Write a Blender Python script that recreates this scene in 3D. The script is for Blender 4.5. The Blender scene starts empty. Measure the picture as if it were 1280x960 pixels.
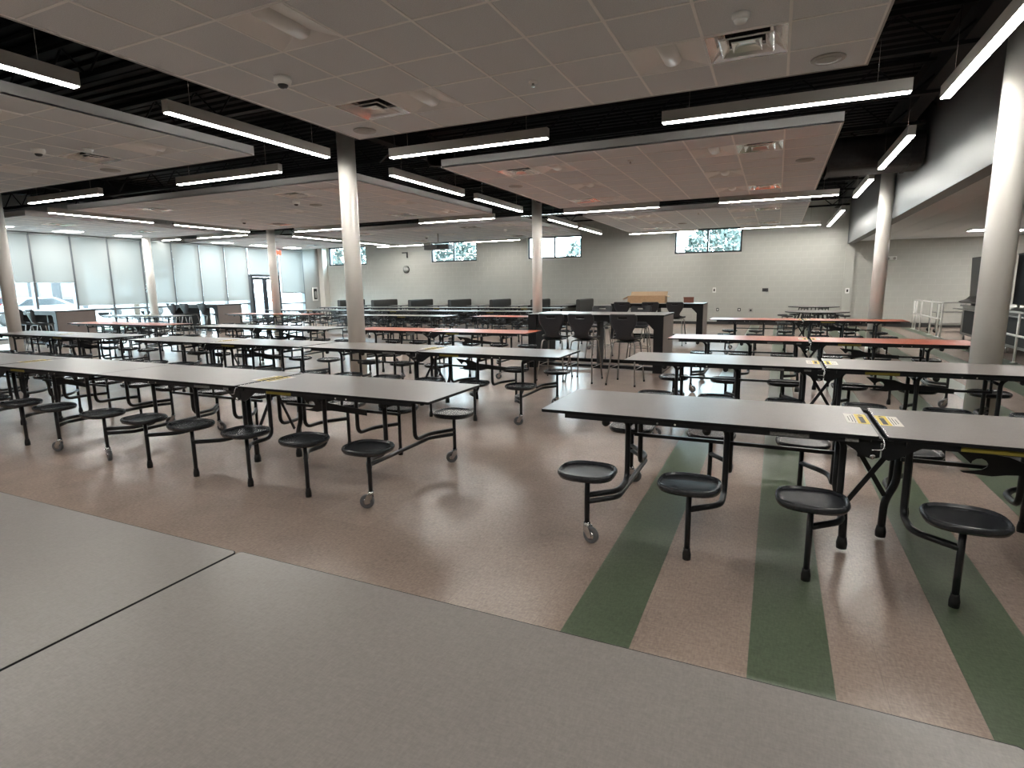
import bpy, math, random
from mathutils import Vector, Matrix
random.seed(7)
S = bpy.context.scene
COL = S.collection
PI = math.pi

# ------------------------------------------------------------------ camera
cam_d = bpy.data.cameras.new('camera'); cam = bpy.data.objects.new('camera', cam_d); COL.objects.link(cam)
cam_d.sensor_width = 36.0; cam_d.lens = 712.93 / 1280 * 36.0; cam_d.clip_start = 0.05; cam_d.clip_end = 400
_R = ((0.90936411, 0.05835183, -0.41188831), (0.41579994, -0.15828034, 0.89557676), (-0.01293528, -0.9856685, -0.16819715))
cam.matrix_world = Matrix(((_R[0][0], -_R[0][1], -_R[0][2], 0.0), (_R[1][0], -_R[1][1], -_R[1][2], 0.0),
                           (_R[2][0], -_R[2][1], -_R[2][2], 1.505), (0, 0, 0, 1)))
S.camera = cam
# ------------------------------------------------------------------ world, light, exposure
W = bpy.data.worlds.new('overcast_sky'); S.world = W; W.use_nodes = True
_bg = W.node_tree.nodes['Background']; _bg.inputs[0].default_value = (0.80, 0.92, 1.0, 1); _bg.inputs[1].default_value = 12.0
S.view_settings.view_transform = 'Standard'; S.view_settings.look = 'None'; S.view_settings.gamma = 1.0
S.view_settings.use_curve_mapping = False
S.view_settings.exposure = 1.5
LED = 24.0          # strength of the lit diffusers of the linear lamps
try:
    S.cycles.use_denoising = True; S.cycles.max_bounces = 8; S.cycles.diffuse_bounces = 5; S.cycles.glossy_bounces = 4
    S.cycles.transmission_bounces = 6; S.cycles.transparent_max_bounces = 10; S.cycles.caustics_reflective = False
    S.cycles.caustics_refractive = False; S.cycles.sample_clamp_indirect = 6.0
except Exception: pass
def portal(name, loc, rot, sx, sy):
    l = bpy.data.lights.new(name, 'AREA'); l.shape = 'RECTANGLE'; l.size = sx; l.size_y = sy
    l.cycles.is_portal = True
    o = bpy.data.objects.new(name, l); COL.objects.link(o); o.location = loc; o.rotation_euler = rot
XW, YB = -21.1, 23.0                     # window wall, back wall
ZC, ZD = 3.365, 4.45                     # underside of the ceiling panels, of the roof deck
portal('daylight_portal', (XW - 0.35, 13.9, 1.75), (0, -PI / 2, 0), 3.3, 15.4)
WIN = [(-20.72, -18.35), (-14.62, -12.23), (-9.75, -7.36), (-3.64, -1.24)]
for a, b in WIN: portal('daylight_portal', ((a + b) / 2, YB + 0.4, 3.11), (-PI / 2, 0, 0), b - a, 0.9)

# ------------------------------------------------------------------ materials
M = {}
def mat(name, col, rough=0.5, metal=0.0, noise=None, bump=None, emit=None, trans=0.0, spec=0.5, alpha=None):
    m = bpy.data.materials.new(name); m.use_nodes = True; nt = m.node_tree; N = nt.nodes; L = nt.links
    p = N['Principled BSDF']; p.inputs['Base Color'].default_value = (*col, 1); p.inputs['Roughness'].default_value = rough
    p.inputs['Metallic'].default_value = metal; p.inputs['Specular IOR Level'].default_value = spec
    if trans: p.inputs['Transmission Weight'].default_value = trans; p.inputs['IOR'].default_value = 1.45
    if emit: p.inputs['Emission Color'].default_value = (*emit[:3], 1); p.inputs['Emission Strength'].default_value = emit[3]
    tc = N.new('ShaderNodeTexCoord')
    if noise:                                  # (scale, amount, stretch)
        sc, amt = noise[0], noise[1]; st = noise[2] if len(noise) > 2 else (1, 1, 1)
        mp = N.new('ShaderNodeMapping'); mp.inputs['Scale'].default_value = st
        n = N.new('ShaderNodeTexNoise'); n.inputs['Scale'].default_value = sc; n.inputs['Detail'].default_value = 4
        r = N.new('ShaderNodeMapRange'); r.inputs[1].default_value = 0.3; r.inputs[2].default_value = 0.7
        r.inputs[3].default_value = 1 - amt; r.inputs[4].default_value = 1 + amt
        x = N.new('ShaderNodeMix'); x.data_type = 'RGBA'; x.blend_type = 'MULTIPLY'; x.inputs[0].default_value = 1
        x.inputs[6].default_value = (*col, 1)
        L.new(tc.outputs['Object'], mp.inputs[0]); L.new(mp.outputs[0], n.inputs['Vector']); L.new(n.outputs[0], r.inputs[0])
        L.new(r.outputs[0], x.inputs[7]); L.new(x.outputs[2], p.inputs['Base Color'])
    if bump:                                   # (scale, strength)
        n2 = N.new('ShaderNodeTexNoise'); n2.inputs['Scale'].default_value = bump[0]; n2.inputs['Detail'].default_value = 3
        b = N.new('ShaderNodeBump'); b.inputs['Strength'].default_value = bump[1]; b.inputs['Distance'].default_value = 0.01
        L.new(tc.outputs['Object'], n2.inputs['Vector']); L.new(n2.outputs[0], b.inputs['Height']); L.new(b.outputs[0], p.inputs['Normal'])
    M[name] = m
    return m
def weave(name, col, rough, amt, scale, spec=0.5):       # woven-look vinyl or laminate: two stretched noises crossed
    m = mat(name, col, rough, spec=spec); nt = m.node_tree; N = nt.nodes; L = nt.links; p = N['Principled BSDF']
    tc = N.new('ShaderNodeTexCoord'); outs = []
    for st in ((1, 0.28, 1), (0.28, 1, 1)):
        mp = N.new('ShaderNodeMapping'); mp.inputs['Scale'].default_value = st
        n = N.new('ShaderNodeTexNoise'); n.inputs['Scale'].default_value = scale; n.inputs['Detail'].default_value = 3
        L.new(tc.outputs['Object'], mp.inputs[0]); L.new(mp.outputs[0], n.inputs['Vector']); outs.append(n.outputs[0])
    nb = N.new('ShaderNodeTexNoise'); nb.inputs['Scale'].default_value = 3.0; nb.inputs['Detail'].default_value = 5
    L.new(tc.outputs['Object'], nb.inputs['Vector'])
    ad = N.new('ShaderNodeMath'); ad.operation = 'ADD'; L.new(outs[0], ad.inputs[0]); L.new(outs[1], ad.inputs[1])
    ad2 = N.new('ShaderNodeMath'); ad2.operation = 'MULTIPLY_ADD'; ad2.inputs[1].default_value = 0.6
    L.new(nb.outputs[0], ad2.inputs[0]); L.new(ad.outputs[0], ad2.inputs[2])
    r = N.new('ShaderNodeMapRange'); r.inputs[1].default_value = 0.9; r.inputs[2].default_value = 1.7
    r.inputs[3].default_value = 1 - amt; r.inputs[4].default_value = 1 + amt; L.new(ad2.outputs[0], r.inputs[0])
    x = N.new('ShaderNodeMix'); x.data_type = 'RGBA'; x.blend_type = 'MULTIPLY'; x.inputs[0].default_value = 1
    x.inputs[6].default_value = (*col, 1); L.new(r.outputs[0], x.inputs[7]); L.new(x.outputs[2], p.inputs['Base Color'])
    return m
def tiled(m, w, h, amt):                        # faint tile-to-tile tone change and joint, multiplied into the base colour
    nt = m.node_tree; N = nt.nodes; L = nt.links; p = N['Principled BSDF']
    src = p.inputs['Base Color'].links[0].from_socket
    tc = N.new('ShaderNodeTexCoord'); b = N.new('ShaderNodeTexBrick'); b.inputs['Scale'].default_value = 1.0
    b.inputs['Brick Width'].default_value = w; b.inputs['Row Height'].default_value = h; b.inputs['Mortar Size'].default_value = 0.0015
    b.offset = 0.0; b.inputs['Color1'].default_value = (1 - amt,) * 3 + (1,); b.inputs['Color2'].default_value = (1 + amt,) * 3 + (1,)
    b.inputs['Mortar'].default_value = (0.86, 0.86, 0.86, 1)
    x = N.new('ShaderNodeMix'); x.data_type = 'RGBA'; x.blend_type = 'MULTIPLY'; x.inputs[0].default_value = 1
    L.new(tc.outputs['Object'], b.inputs['Vector']); L.new(src, x.inputs[6]); L.new(b.outputs['Color'], x.inputs[7])
    L.new(x.outputs[2], p.inputs['Base Color'])
weave('vinyl_tan', (0.312, 0.243, 0.204), 0.26, 0.24, 110, 0.28); tiled(M['vinyl_tan'], 0.457, 0.914, 0.05)
weave('vinyl_green', (0.094, 0.121, 0.078), 0.28, 0.28, 110, 0.28)
weave('laminate_grey', (0.205, 0.186, 0.175), 0.32, 0.14, 260, 0.36)
weave('laminate_red', (0.50, 0.112, 0.055), 0.33, 0.08, 300, 0.35)
weave('laminate_taupe', (0.20, 0.165, 0.15), 0.45, 0.10, 200)
mat('black_edge', (0.006, 0.006, 0.007), 0.55, spec=0.3)
mat('black_steel', (0.010, 0.011, 0.013), 0.33, noise=(30, 0.2))
mat('black_plastic', (0.022, 0.024, 0.028), 0.27, noise=(60, 0.15))
mat('black_rubber', (0.010, 0.010, 0.010), 0.6)
mat('chrome', (0.62, 0.62, 0.62), 0.22, 1.0, noise=(20, 0.1))
mat('wheel_grey', (0.12, 0.12, 0.125), 0.5)
mat('sticker_white', (0.72, 0.68, 0.62), 0.5); mat('sticker_yellow', (0.70, 0.52, 0.05), 0.5); mat('ink', (0.04, 0.035, 0.03), 0.6)
mat('label_yellow', (0.27, 0.215, 0.03), 0.5); mat('label_silver', (0.22, 0.22, 0.21), 0.45, noise=(120, 0.35))
mat('column_paint', (0.80, 0.775, 0.73), 0.28, noise=(2, 0.04), bump=(60, 0.02))
mat('wall_paint', (0.485, 0.49, 0.455), 0.5, noise=(3, 0.03), bump=(90, 0.10))
mat('drywall', (0.42, 0.43, 0.42), 0.5, noise=(3, 0.03), bump=(120, 0.05))
mat('soffit_paint', (0.125, 0.133, 0.136), 0.45, noise=(3, 0.03), bump=(120, 0.05))
mat('mortar', (0.56, 0.56, 0.52), 0.7)
mat('base_black', (0.03, 0.03, 0.03), 0.5)
mat('ceiling_tile', (0.735, 0.765, 0.80), 0.9, noise=(120, 0.08), bump=(250, 0.15))
mat('grid_white', (0.95, 0.95, 0.95), 0.45)
mat('fascia', (0.44, 0.44, 0.44), 0.45)
mat('deck_black', (0.003, 0.003, 0.0033), 0.8, noise=(8, 0.3))
mat('duct_black', (0.014, 0.013, 0.013), 0.7, noise=(14, 0.4), bump=(25, 0.3))
mat('lamp_housing', (0.62, 0.60, 0.56), 0.45, 0.2)
mat('lamp_lit', (0.9, 0.9, 0.9), 0.4, emit=(1.0, 0.965, 0.90, LED))
mat('troffer_lit', (0.9, 0.9, 0.9), 0.4, emit=(1.0, 0.97, 0.92, 18.0))
mat('troffer_white', (0.88, 0.88, 0.88), 0.5); mat('lens_white', (0.90, 0.90, 0.89), 0.35)
mat('vent_metal', (0.82, 0.81, 0.80), 0.18, 0.95); mat('dark_hole', (0.008, 0.008, 0.008), 0.9)
mat('device_white', (0.85, 0.85, 0.83), 0.45); mat('device_dark', (0.03, 0.03, 0.032), 0.35)
mat('speaker_mesh', (0.40, 0.385, 0.365), 0.7, noise=(300, 0.15))
mat('mullion', (0.10, 0.11, 0.12), 0.45, 0.3); mat('mullion_dark', (0.02, 0.022, 0.03), 0.4, 0.2)
mat('aluminium', (0.50, 0.52, 0.53), 0.35, 0.8)
mat('white_rail', (0.74, 0.73, 0.70), 0.35); mat('steel_brushed', (0.34, 0.34, 0.33), 0.35, 0.9, noise=(40, 0.12, (1, 12, 1)))
mat('counter_dark', (0.008, 0.008, 0.008), 0.7); mat('hood_grey', (0.085, 0.08, 0.075), 0.5)
mat('upholstery', (0.040, 0.039, 0.037), 0.55, noise=(60, 0.15), bump=(200, 0.1)); mat('upholstery_edge', (0.02, 0.02, 0.02), 0.5)
mat('shell_charcoal', (0.026, 0.027, 0.032), 0.38, noise=(40, 0.1)); mat('leg_silver', (0.33, 0.31, 0.29), 0.30, 0.8)
mat('cardboard', (0.42, 0.27, 0.15), 0.75, noise=(25, 0.08)); mat('cardboard_in', (0.50, 0.36, 0.23), 0.75); mat('box_red', (0.24, 0.09, 0.06), 0.7)
mat('paper', (0.72, 0.68, 0.60), 0.7)
mat('sign_red', (0.75, 0.08, 0.05), 0.5, emit=(1.0, 0.10, 0.05, 0.6))
mat('clock_face', (0.62, 0.62, 0.60), 0.4)
mat('asphalt', (0.10, 0.103, 0.108), 0.9, noise=(3, 0.15)); mat('grass', (0.04, 0.055, 0.03), 0.9, noise=(6, 0.3))
mat('leaf', (0.030, 0.046, 0.040), 0.6, noise=(3, 0.35)); mat('bark', (0.10, 0.075, 0.055), 0.9, noise=(15, 0.3))
mat('car_red', (0.20, 0.012, 0.01), 0.25); mat('car_silver', (0.13, 0.135, 0.14), 0.25, 0.4); mat('car_white', (0.22, 0.225, 0.23), 0.25)
mat('car_glass', (0.03, 0.035, 0.04), 0.1); mat('far_brick', (0.022, 0.024, 0.027), 0.8, noise=(4, 0.1)); mat('far_trim', (0.09, 0.093, 0.096), 0.7)
def glass(name):
    m = bpy.data.materials.new(name); m.use_nodes = True; nt = m.node_tree; N = nt.nodes; L = nt.links
    N.remove(N['Principled BSDF']); t = N.new('ShaderNodeBsdfTransparent'); t.inputs[0].default_value = (0.86, 0.93, 0.94, 1)
    g = N.new('ShaderNodeBsdfGlossy'); g.inputs['Roughness'].default_value = 0.02; mx = N.new('ShaderNodeMixShader'); mx.inputs[0].default_value = 0.06
    L.new(t.outputs[0], mx.inputs[1]); L.new(g.outputs[0], mx.inputs[2]); L.new(mx.outputs[0], N['Material Output'].inputs[0]); M[name] = m
glass('glass')
def fabric(name):
    m = bpy.data.materials.new(name); m.use_nodes = True; nt = m.node_tree; N = nt.nodes; L = nt.links
    N.remove(N['Principled BSDF']); t = N.new('ShaderNodeBsdfTranslucent'); t.inputs[0].default_value = (0.055, 0.0565, 0.055, 1)
    d = N.new('ShaderNodeBsdfDiffuse'); d.inputs[0].default_value = (0.55, 0.57, 0.56, 1)
    tr = N.new('ShaderNodeBsdfTransparent'); tr.inputs[0].default_value = (0.9, 0.95, 0.95, 1)
    mx = N.new('ShaderNodeMixShader'); mx.inputs[0].default_value = 0.55
    m2 = N.new('ShaderNodeMixShader'); m2.inputs[0].default_value = 0.008          # open weave
    L.new(d.outputs[0], mx.inputs[1]); L.new(t.outputs[0], mx.inputs[2]); L.new(mx.outputs[0], m2.inputs[1]); L.new(tr.outputs[0], m2.inputs[2])
    L.new(m2.outputs[0], N['Material Output'].inputs[0]); M[name] = m
fabric('blind_fabric')

# ------------------------------------------------------------------ mesh builder
class MB:
    def __init__(s): s.v = []; s.f = []; s.m = []; s.sm = []
    def add(s, vs, fs, mi=0, smooth=False):
        o = len(s.v); s.v += [tuple(v) for v in vs]
        for f in fs: s.f.append([i + o for i in f]); s.m.append(mi); s.sm.append(smooth)
        return s
    def box(s, x0, x1, y0, y1, z0, z1, mi=0):
        return s.add([(x0, y0, z0), (x1, y0, z0), (x1, y1, z0), (x0, y1, z0), (x0, y0, z1), (x1, y0, z1), (x1, y1, z1), (x0, y1, z1)],
                     [(0, 3, 2, 1), (4, 5, 6, 7), (0, 1, 5, 4), (1, 2, 6, 5), (2, 3, 7, 6), (3, 0, 4, 7)], mi)
    def tube(s, pts, r, n=8, mi=0, bend=0.05, cap=True):
        P = [Vector(p) for p in pts]
        if bend and len(P) > 2:                # round the corners
            Q = [P[0]]
            for i in range(1, len(P) - 1):
                a, b, c = P[i - 1], P[i], P[i + 1]
                d = min(bend, (a - b).length * 0.48, (c - b).length * 0.48)
                p0 = b + (a - b).normalized() * d; p2 = b + (c - b).normalized() * d
                for t in (0, 0.25, 0.5, 0.75, 1.0): Q.append(p0 * (1 - t) ** 2 + b * 2 * t * (1 - t) + p2 * t * t)
            Q.append(P[-1]); P = Q
        up = Vector((0, 0, 1)); vs = []; prev = None
        for i, p in enumerate(P):
            d = (P[min(i + 1, len(P) - 1)] - P[max(i - 1, 0)]).normalized()
            if prev is None:
                u = d.cross(up)
                if u.length < 1e-3: u = d.cross(Vector((1, 0, 0)))
                u.normalize()
            else:
                u = prev - d * prev.dot(d); u.normalize()
            prev = u; w = d.cross(u)
            for k in range(n):
                a = 2 * PI * k / n; vs.append(p + u * (math.cos(a) * r) + w * (math.sin(a) * r))
        fs = []
        for i in range(len(P) - 1):
            for k in range(n):
                k2 = (k + 1) % n; fs.append((i * n + k, i * n + k2, (i + 1) * n + k2, (i + 1) * n + k))
        s.add(vs, fs, mi, True)
        if cap:
            o = len(s.v) - len(vs)
            s.f.append([o + k for k in range(n)][::-1]); s.m.append(mi); s.sm.append(False)
            s.f.append([o + (len(P) - 1) * n + k for k in range(n)]); s.m.append(mi); s.sm.append(False)
        return s
    def lathe(s, prof, n=16, c=(0, 0, 0), axis='z', mi=0, smooth=True):     # prof: (r, h)
        vs = []; fs = []
        for r, h in prof:
            for k in range(n):
                a = 2 * PI * k / n; x, y = r * math.cos(a), r * math.sin(a)
                q = (x, y, h) if axis == 'z' else ((h, x, y) if axis == 'x' else (x, h, y))
                vs.append((q[0] + c[0], q[1] + c[1], q[2] + c[2]))
        for i in range(len(prof) - 1):
            for k in range(n):
                k2 = (k + 1) % n; fs.append((i * n + k, i * n + k2, (i + 1) * n + k2, (i + 1) * n + k))
        fs.append(tuple(range(n))[::-1]); fs.append(tuple((len(prof) - 1) * n + k for k in range(n)))
        return s.add(vs, fs, mi, smooth)
    def prism(s, poly, z0, z1, mi=0, mside=None, plane='xy'):
        n = len(poly); mside = mi if mside is None else mside
        def q(a, b, h): return (a, b, h) if plane == 'xy' else ((a, h, b) if plane == 'xz' else (h, a, b))
        vs = [q(a, b, z0) for a, b in poly] + [q(a, b, z1) for a, b in poly]
        s.add(vs, [tuple(range(n))[::-1], tuple(range(n, 2 * n))], mi)
        o = len(s.v) - 2 * n
        for k in range(n):
            k2 = (k + 1) % n; s.f.append([o + k, o + k2, o + n + k2, o + n + k]); s.m.append(mside); s.sm.append(False)
        return s
    def mesh(s, name, mats):
        me = bpy.data.meshes.new(name); me.from_pydata(s.v, [], s.f)
        for m in (mats if isinstance(mats, (list, tuple)) else [mats]): me.materials.append(M[m])
        for p, mi, sm in zip(me.polygons, s.m, s.sm): p.material_index = mi; p.use_smooth = sm
        me.update()
        import bmesh
        b = bmesh.new(); b.from_mesh(me); bmesh.ops.recalc_face_normals(b, faces=b.faces); b.to_mesh(me); b.free()
        return me
    def obj(s, name, mats, parent=None, loc=None):
        return put(name, s.mesh(name, mats), parent, loc)
def put(name, me, parent=None, loc=None):
    o = bpy.data.objects.new(name, me); COL.objects.link(o)
    if parent is not None: o.parent = parent
    if loc is not None: o.location = loc
    return o
def tag(o, label, cat, group=None):
    o['label'] = label; o['category'] = cat
    if group: o['group'] = group
    return o
def thing(name, label, cat, loc=(0, 0, 0), rz=0.0, group=None):
    o = bpy.data.objects.new(name, None); COL.objects.link(o); o.location = loc; o.rotation_euler = (0, 0, rz); o.empty_display_size = 0.2
    return tag(o, label, cat, group)
def struct(o): o['kind'] = 'structure'; return o
def copy_tree(o, parent=None):
    c = o.copy(); COL.objects.link(c); c.parent = parent
    for ch in list(o.children): copy_tree(ch, c)
    return c
def rrect(x0, x1, y0, y1, r, n=4):
    out = []
    for cx, cy, a0 in ((x1 - r, y1 - r, 0), (x0 + r, y1 - r, 90), (x0 + r, y0 + r, 180), (x1 - r, y0 + r, 270)):
        for k in range(n + 1):
            a = math.radians(a0 + 90 * k / n); out.append((cx + r * math.cos(a), cy + r * math.sin(a)))
    return out

# ------------------------------------------------------------------ floor
YF = -8.6; XA = 9.0
floor = struct(MB().box(XW - 0.3, XA, YF, YB + 0.4, -0.25, 0).obj('floor', 'vinyl_tan'))
for k in range(7):
    x0 = -0.781 + 0.763 * k
    MB().box(x0, x0 + 0.305, YF, 22.6, -0.02, 0.0012).obj('floor_strip', 'vinyl_green', floor)
# ------------------------------------------------------------------ shell of the room
def wall_x(name, y0, y1, x0, x1, z0, z1, openings, m):            # wall in a y slab with rectangular openings (xa, xb, za, zb)
    mb = MB(); xs = x0
    for a, b, za, zb in sorted(openings):
        mb.box(xs, a, y0, y1, z0, z1); mb.box(a, b, y0, y1, z0, za)
        if zb < z1: mb.box(a, b, y0, y1, zb, z1)
        xs = b
    mb.box(xs, x1, y0, y1, z0, z1)
    return struct(mb.obj(name, m))
ops = [(a, b, 2.66, 3.56) for a, b in WIN]
wb = wall_x('wall_back', YB + 0.006, YB + 0.3, XW - 0.3, XA, 0, ZD, ops, 'mortar')
# painted blocks, each a piece proud of the joints
BH, BW, J = 0.2, 0.4, 0.009
blocks = []
for r in range(22):
    z0 = r * BH; z1 = z0 + BH - J
    if z0 > 4.2: break
    x = XW + 0.02 - (0.2 if r % 2 else 0)
    while x < XA - 0.3:
        a, b = max(x, XW + 0.02), x + BW - J
        segs = [(a, b)]
        for wa, wz, za, zb in ops:
            if z1 > za - 0.01 and z0 < zb:
                ns = []
                for s0, s1 in segs:
                    if s1 <= wa or s0 >= wz: ns.append((s0, s1)); continue
                    if s0 < wa - 0.02: ns.append((s0, wa))
                    if s1 > wz + 0.02: ns.append((wz, s1))
                segs = ns
        if z1 > 2.66 and z0 < 2.66 and not segs: pass
        for s0, s1 in segs: blocks.append((s0, s1, z0, z1))
        x += BW
full = None; cnt = 0; rest = MB()
blocks.sort(key=lambda q: (q[0] + q[1]) ** 2 / 4 + YB ** 2 + (0 if 0.9 < q[2] < 3.3 else 900))
bm_full = MB().box(0, BW - J, 0, 0.02, 0, BH - J).mesh('concrete_block', 'wall_paint')
for s0, s1, z0, z1 in blocks:
    if cnt < 300 and abs(s1 - s0 - BW + J) < 1e-4:
        put('concrete_block', bm_full, wb, (s0, YB, z0)); cnt += 1
    else: rest.box(s0, s1, YB, YB + 0.02, z0, z1)
ro = rest.obj('concrete_blocks', 'wall_paint', wb); ro['kind'] = 'stuff'
struct(MB().box(XW + 0.32, 2.06, YB - 0.018, YB + 0.002, 0, 0.10).obj('baseboard_back', 'base_black'))
struct(MB().box(2.12, XA, YB - 0.018, YB + 0.002, 0, 0.14).obj('baseboard_alcove', 'base_black'))
# back windows
pane_cache = {}
for i, (a, b) in enumerate(WIN):
    w = MB(); za, zb = 2.66, 3.56; f = 0.06; y0, y1 = YB + 0.06, YB + 0.16
    w.box(a, a + f, y0, y1, za, zb); w.box(b - f, b, y0, y1, za, zb); w.box(a + f, b - f, y0, y1, za, za + f); w.box(a + f, b - f, y0, y1, zb - f, zb)
    o = struct(w.obj('window_%d' % (i + 1), 'mullion_dark')); m_ = (a + b) / 2 + (0.0 if i else 0.0)
    MB().box(m_ - 0.03, m_ + 0.03, y0, y1, za + f, zb - f).obj('mullion', 'mullion_dark', o)
    for p, q in ((a + f, m_ - 0.03), (m_ + 0.03, b - f)): MB().box(p, q, YB + 0.10, YB + 0.106, za + f, zb - f).obj('pane', 'glass', o)
# window wall (left): bays of curtain wall, door, plain end
BAY = [6.79, 7.945, 9.10, 10.255, 11.41, 12.565, 13.72, 14.875, 16.03, 17.185, 18.34]
mb = MB()
mb.box(XW - 0.3, XW, YF, BAY[0], 0, ZD); mb.box(XW - 0.3, XW, BAY[0], 21.62, 3.38, ZD); mb.box(XW - 0.3, XW, 21.62, YB + 0.3, 0, ZD)
mb.box(XW - 0.3, XW, BAY[0], 18.5, 0, 0.10); mb.box(XW - 0.3, XW, 20.08, 21.62, 0, 0.10)
wl = struct(mb.obj('wall_left', 'drywall'))
def bay(n, y0, y1, z0, dark=False, zt=3.38, rails=(0.92,), first=True):
    m_ = 'mullion_dark' if dark else 'mullion'
    x0, x1 = XW - 0.16, XW + 0.012; f = 0.035
    o = MB()
    o.box(x0, x1, y0, y0 + f, z0, zt); o.box(x0, x1, y1 - f, y1, z0, zt); o.box(x0, x1, y0 + f, y1 - f, z0, z0 + 0.06); o.box(x0, x1, y0 + f, y1 - f, zt - 0.06, zt)
    o = struct(o.obj('window_%d' % n, m_)); zs = [z0 + 0.06] + list(rails) + [zt - 0.06]
    for r in rails: MB().box(x0, x1 + 0.01, y0 + f, y1 - f, r - 0.03, r + 0.03).obj('transom', m_, o)
    for i in range(len(zs) - 1):
        MB().box(XW - 0.10, XW - 0.094, y0 + f, y1 - f, zs[i] + (0.03 if i else 0), zs[i + 1] - (0.03 if i < len(zs) - 2 else 0)).obj('pane', 'glass', o)
    return o
n = 5
for y0, y1 in zip(BAY[:-1], BAY[1:]): bay(n, y0, y1, 0.10); n += 1
bay(n, 20.08, 21.62, 0.10, rails=(0.86, 1.36)); n += 1
bay(n, 18.34, 20.08, 2.14, rails=()); n += 1
struct(MB().box(XW - 0.16, XW - 0.03, 18.34, 18.5, 0, 2.14).obj('trim_1', 'mullion'))
# blinds
def blind(label, y0, y1, zb, zt=3.36):
    t = thing('roller_blind', label, 'blind', (XW + 0.02, y0, zb))
    MB().add([(0, 0.03, 0.02), (0, y1 - y0 - 0.03, 0.02), (0, y1 - y0 - 0.03, zt - zb - 0.05), (0, 0.03, zt - zb - 0.05)], [(0, 1, 2, 3)]).obj('fabric', 'blind_fabric', t)
    MB().box(-0.006, 0.010, 0.02, y1 - y0 - 0.02, 0, 0.022).obj('bottom_bar', 'aluminium', t)
    MB().tube([(0.0, 0.01, zt - zb - 0.035), (0.0, y1 - y0 - 0.01, zt - zb - 0.035)], 0.025, 8).obj('roller', 'aluminium', t)
bl = ['roller blind stopping halfway down the window, nearest to the camera of all', 'half lowered roller blind second nearest along the window wall',
      'half lowered roller blind hidden partly by the leftmost round column', 'half lowered roller blind just right of the leftmost round column',
      'roller blind lowered almost to the rail, first one right of the two half lowered blinds', 'low roller blind left of the slim column by the window wall',
      'low roller blind directly behind the slim column by the window wall', 'low roller blind first to the right of the slim window column',
      'low roller blind above the far counter table with grey stools', 'low roller blind last before the glass double door']
for i, (y0, y1) in enumerate(zip(BAY[:-1], BAY[1:])):
    blind(bl[i], y0, y1, 1.82 if i < 4 else 1.06)
blind('short roller blind covering the glass above the double door', 18.36, 20.06, 2.18)
blind('roller blind over the window between the glass door and the room corner', 20.1, 21.6, 1.36)
# double door
dr = MB(); dr.box(XW - 0.18, XW - 0.02, 18.50, 18.56, 0, 2.14); dr.box(XW - 0.18, XW - 0.02, 20.02, 20.08, 0, 2.14); dr.box(XW - 0.18, XW - 0.02, 18.56, 20.02, 2.08, 2.14)
dr = struct(dr.obj('door_1', 'mullion_dark'))
for y0, y1 in ((18.57, 19.285), (19.295, 20.01)):
    lf = MB(); x0, x1 = XW - 0.13, XW - 0.08; f = 0.11
    lf.box(x0, x1, y0, y0 + f, 0.01, 2.07); lf.box(x0, x1, y1 - f, y1, 0.01, 2.07); lf.box(x0, x1, y0 + f, y1 - f, 0.01, 0.26); lf.box(x0, x1, y0 + f, y1 - f, 1.95, 2.07)
    lf = lf.obj('door_leaf', 'mullion_dark', dr); MB().box(XW - 0.108, XW - 0.102, y0 + f, y1 - f, 0.26, 1.95).obj('pane', 'glass', lf)
    MB().tube([(x1, y0 + 0.14, 1.02), (x1 + 0.06, y0 + 0.14, 1.02), (x1 + 0.06, y1 - 0.14, 1.02), (x1, y1 - 0.14, 1.02)], 0.014, 8, bend=0.03).obj('push_bar', 'aluminium', lf)
# corner pilaster
struct(MB().box(XW, XW + 0.30, YB - 0.34, YB, 0, ZD).obj('trim_2', 'column_paint'))
# soffit wall on the right, alcove, front and side walls
struct(MB().box(2.12, 2.34, YF, YB, 2.80, ZD).obj('wall_right', 'soffit_paint'))
struct(MB().box(2.08, 2.36, YB - 0.10, YB, 0, 2.80).obj('trim_3', 'wall_paint'))
struct(MB().box(XA, XA + 0.2, YF, YB + 0.3, 0, ZD).obj('wall_alcove', 'drywall'))
struct(MB().box(XW - 0.3, XA + 0.2, YF - 0.2, YF, 0, ZD).obj('wall_front', 'drywall'))
ac = struct(MB().box(2.34, XA, YF, YB, 2.90, 2.95).obj('ceiling_alcove', 'grid_white'))
ct = MB().box(0, 0.603, 0, 0.603, 0.0, 0.03).mesh('ceiling_tile', 'ceiling_tile')
ac_cells = set()
for i in range(10):
    for j in range(22):
        x, y = 2.36 + 0.61 * i, YB - 0.62 - 0.61 * j
        if (i, j) in ((4, 4), (6, 3), (6, 9)): ac_cells.add((i, j)); continue
        put('ceiling_tile', ct, ac, (x, y, 2.88))
# roof deck: corrugated sheet
prof = []; y = YF
pts = []
while y < YB:
    pts += [(y, ZD), (y + 0.09, ZD), (y + 0.105, ZD + 0.04), (y + 0.195, ZD + 0.04)]; y += 0.21
vs = []; fs = []
for (py, pz) in pts: vs += [(XW - 0.3, py, pz), (XA + 0.2, py, pz)]
for i in range(len(pts) - 1): fs.append((2 * i, 2 * i + 1, 2 * i + 3, 2 * i + 2))
deck = struct(MB().add(vs, fs).obj('ceiling', 'deck_black'))
MB().box(XW - 0.3, XA + 0.2, YF - 0.2, YB + 0.4, ZD + 0.06, ZD + 0.1).obj('roof_slab', 'deck_black', deck)

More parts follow.
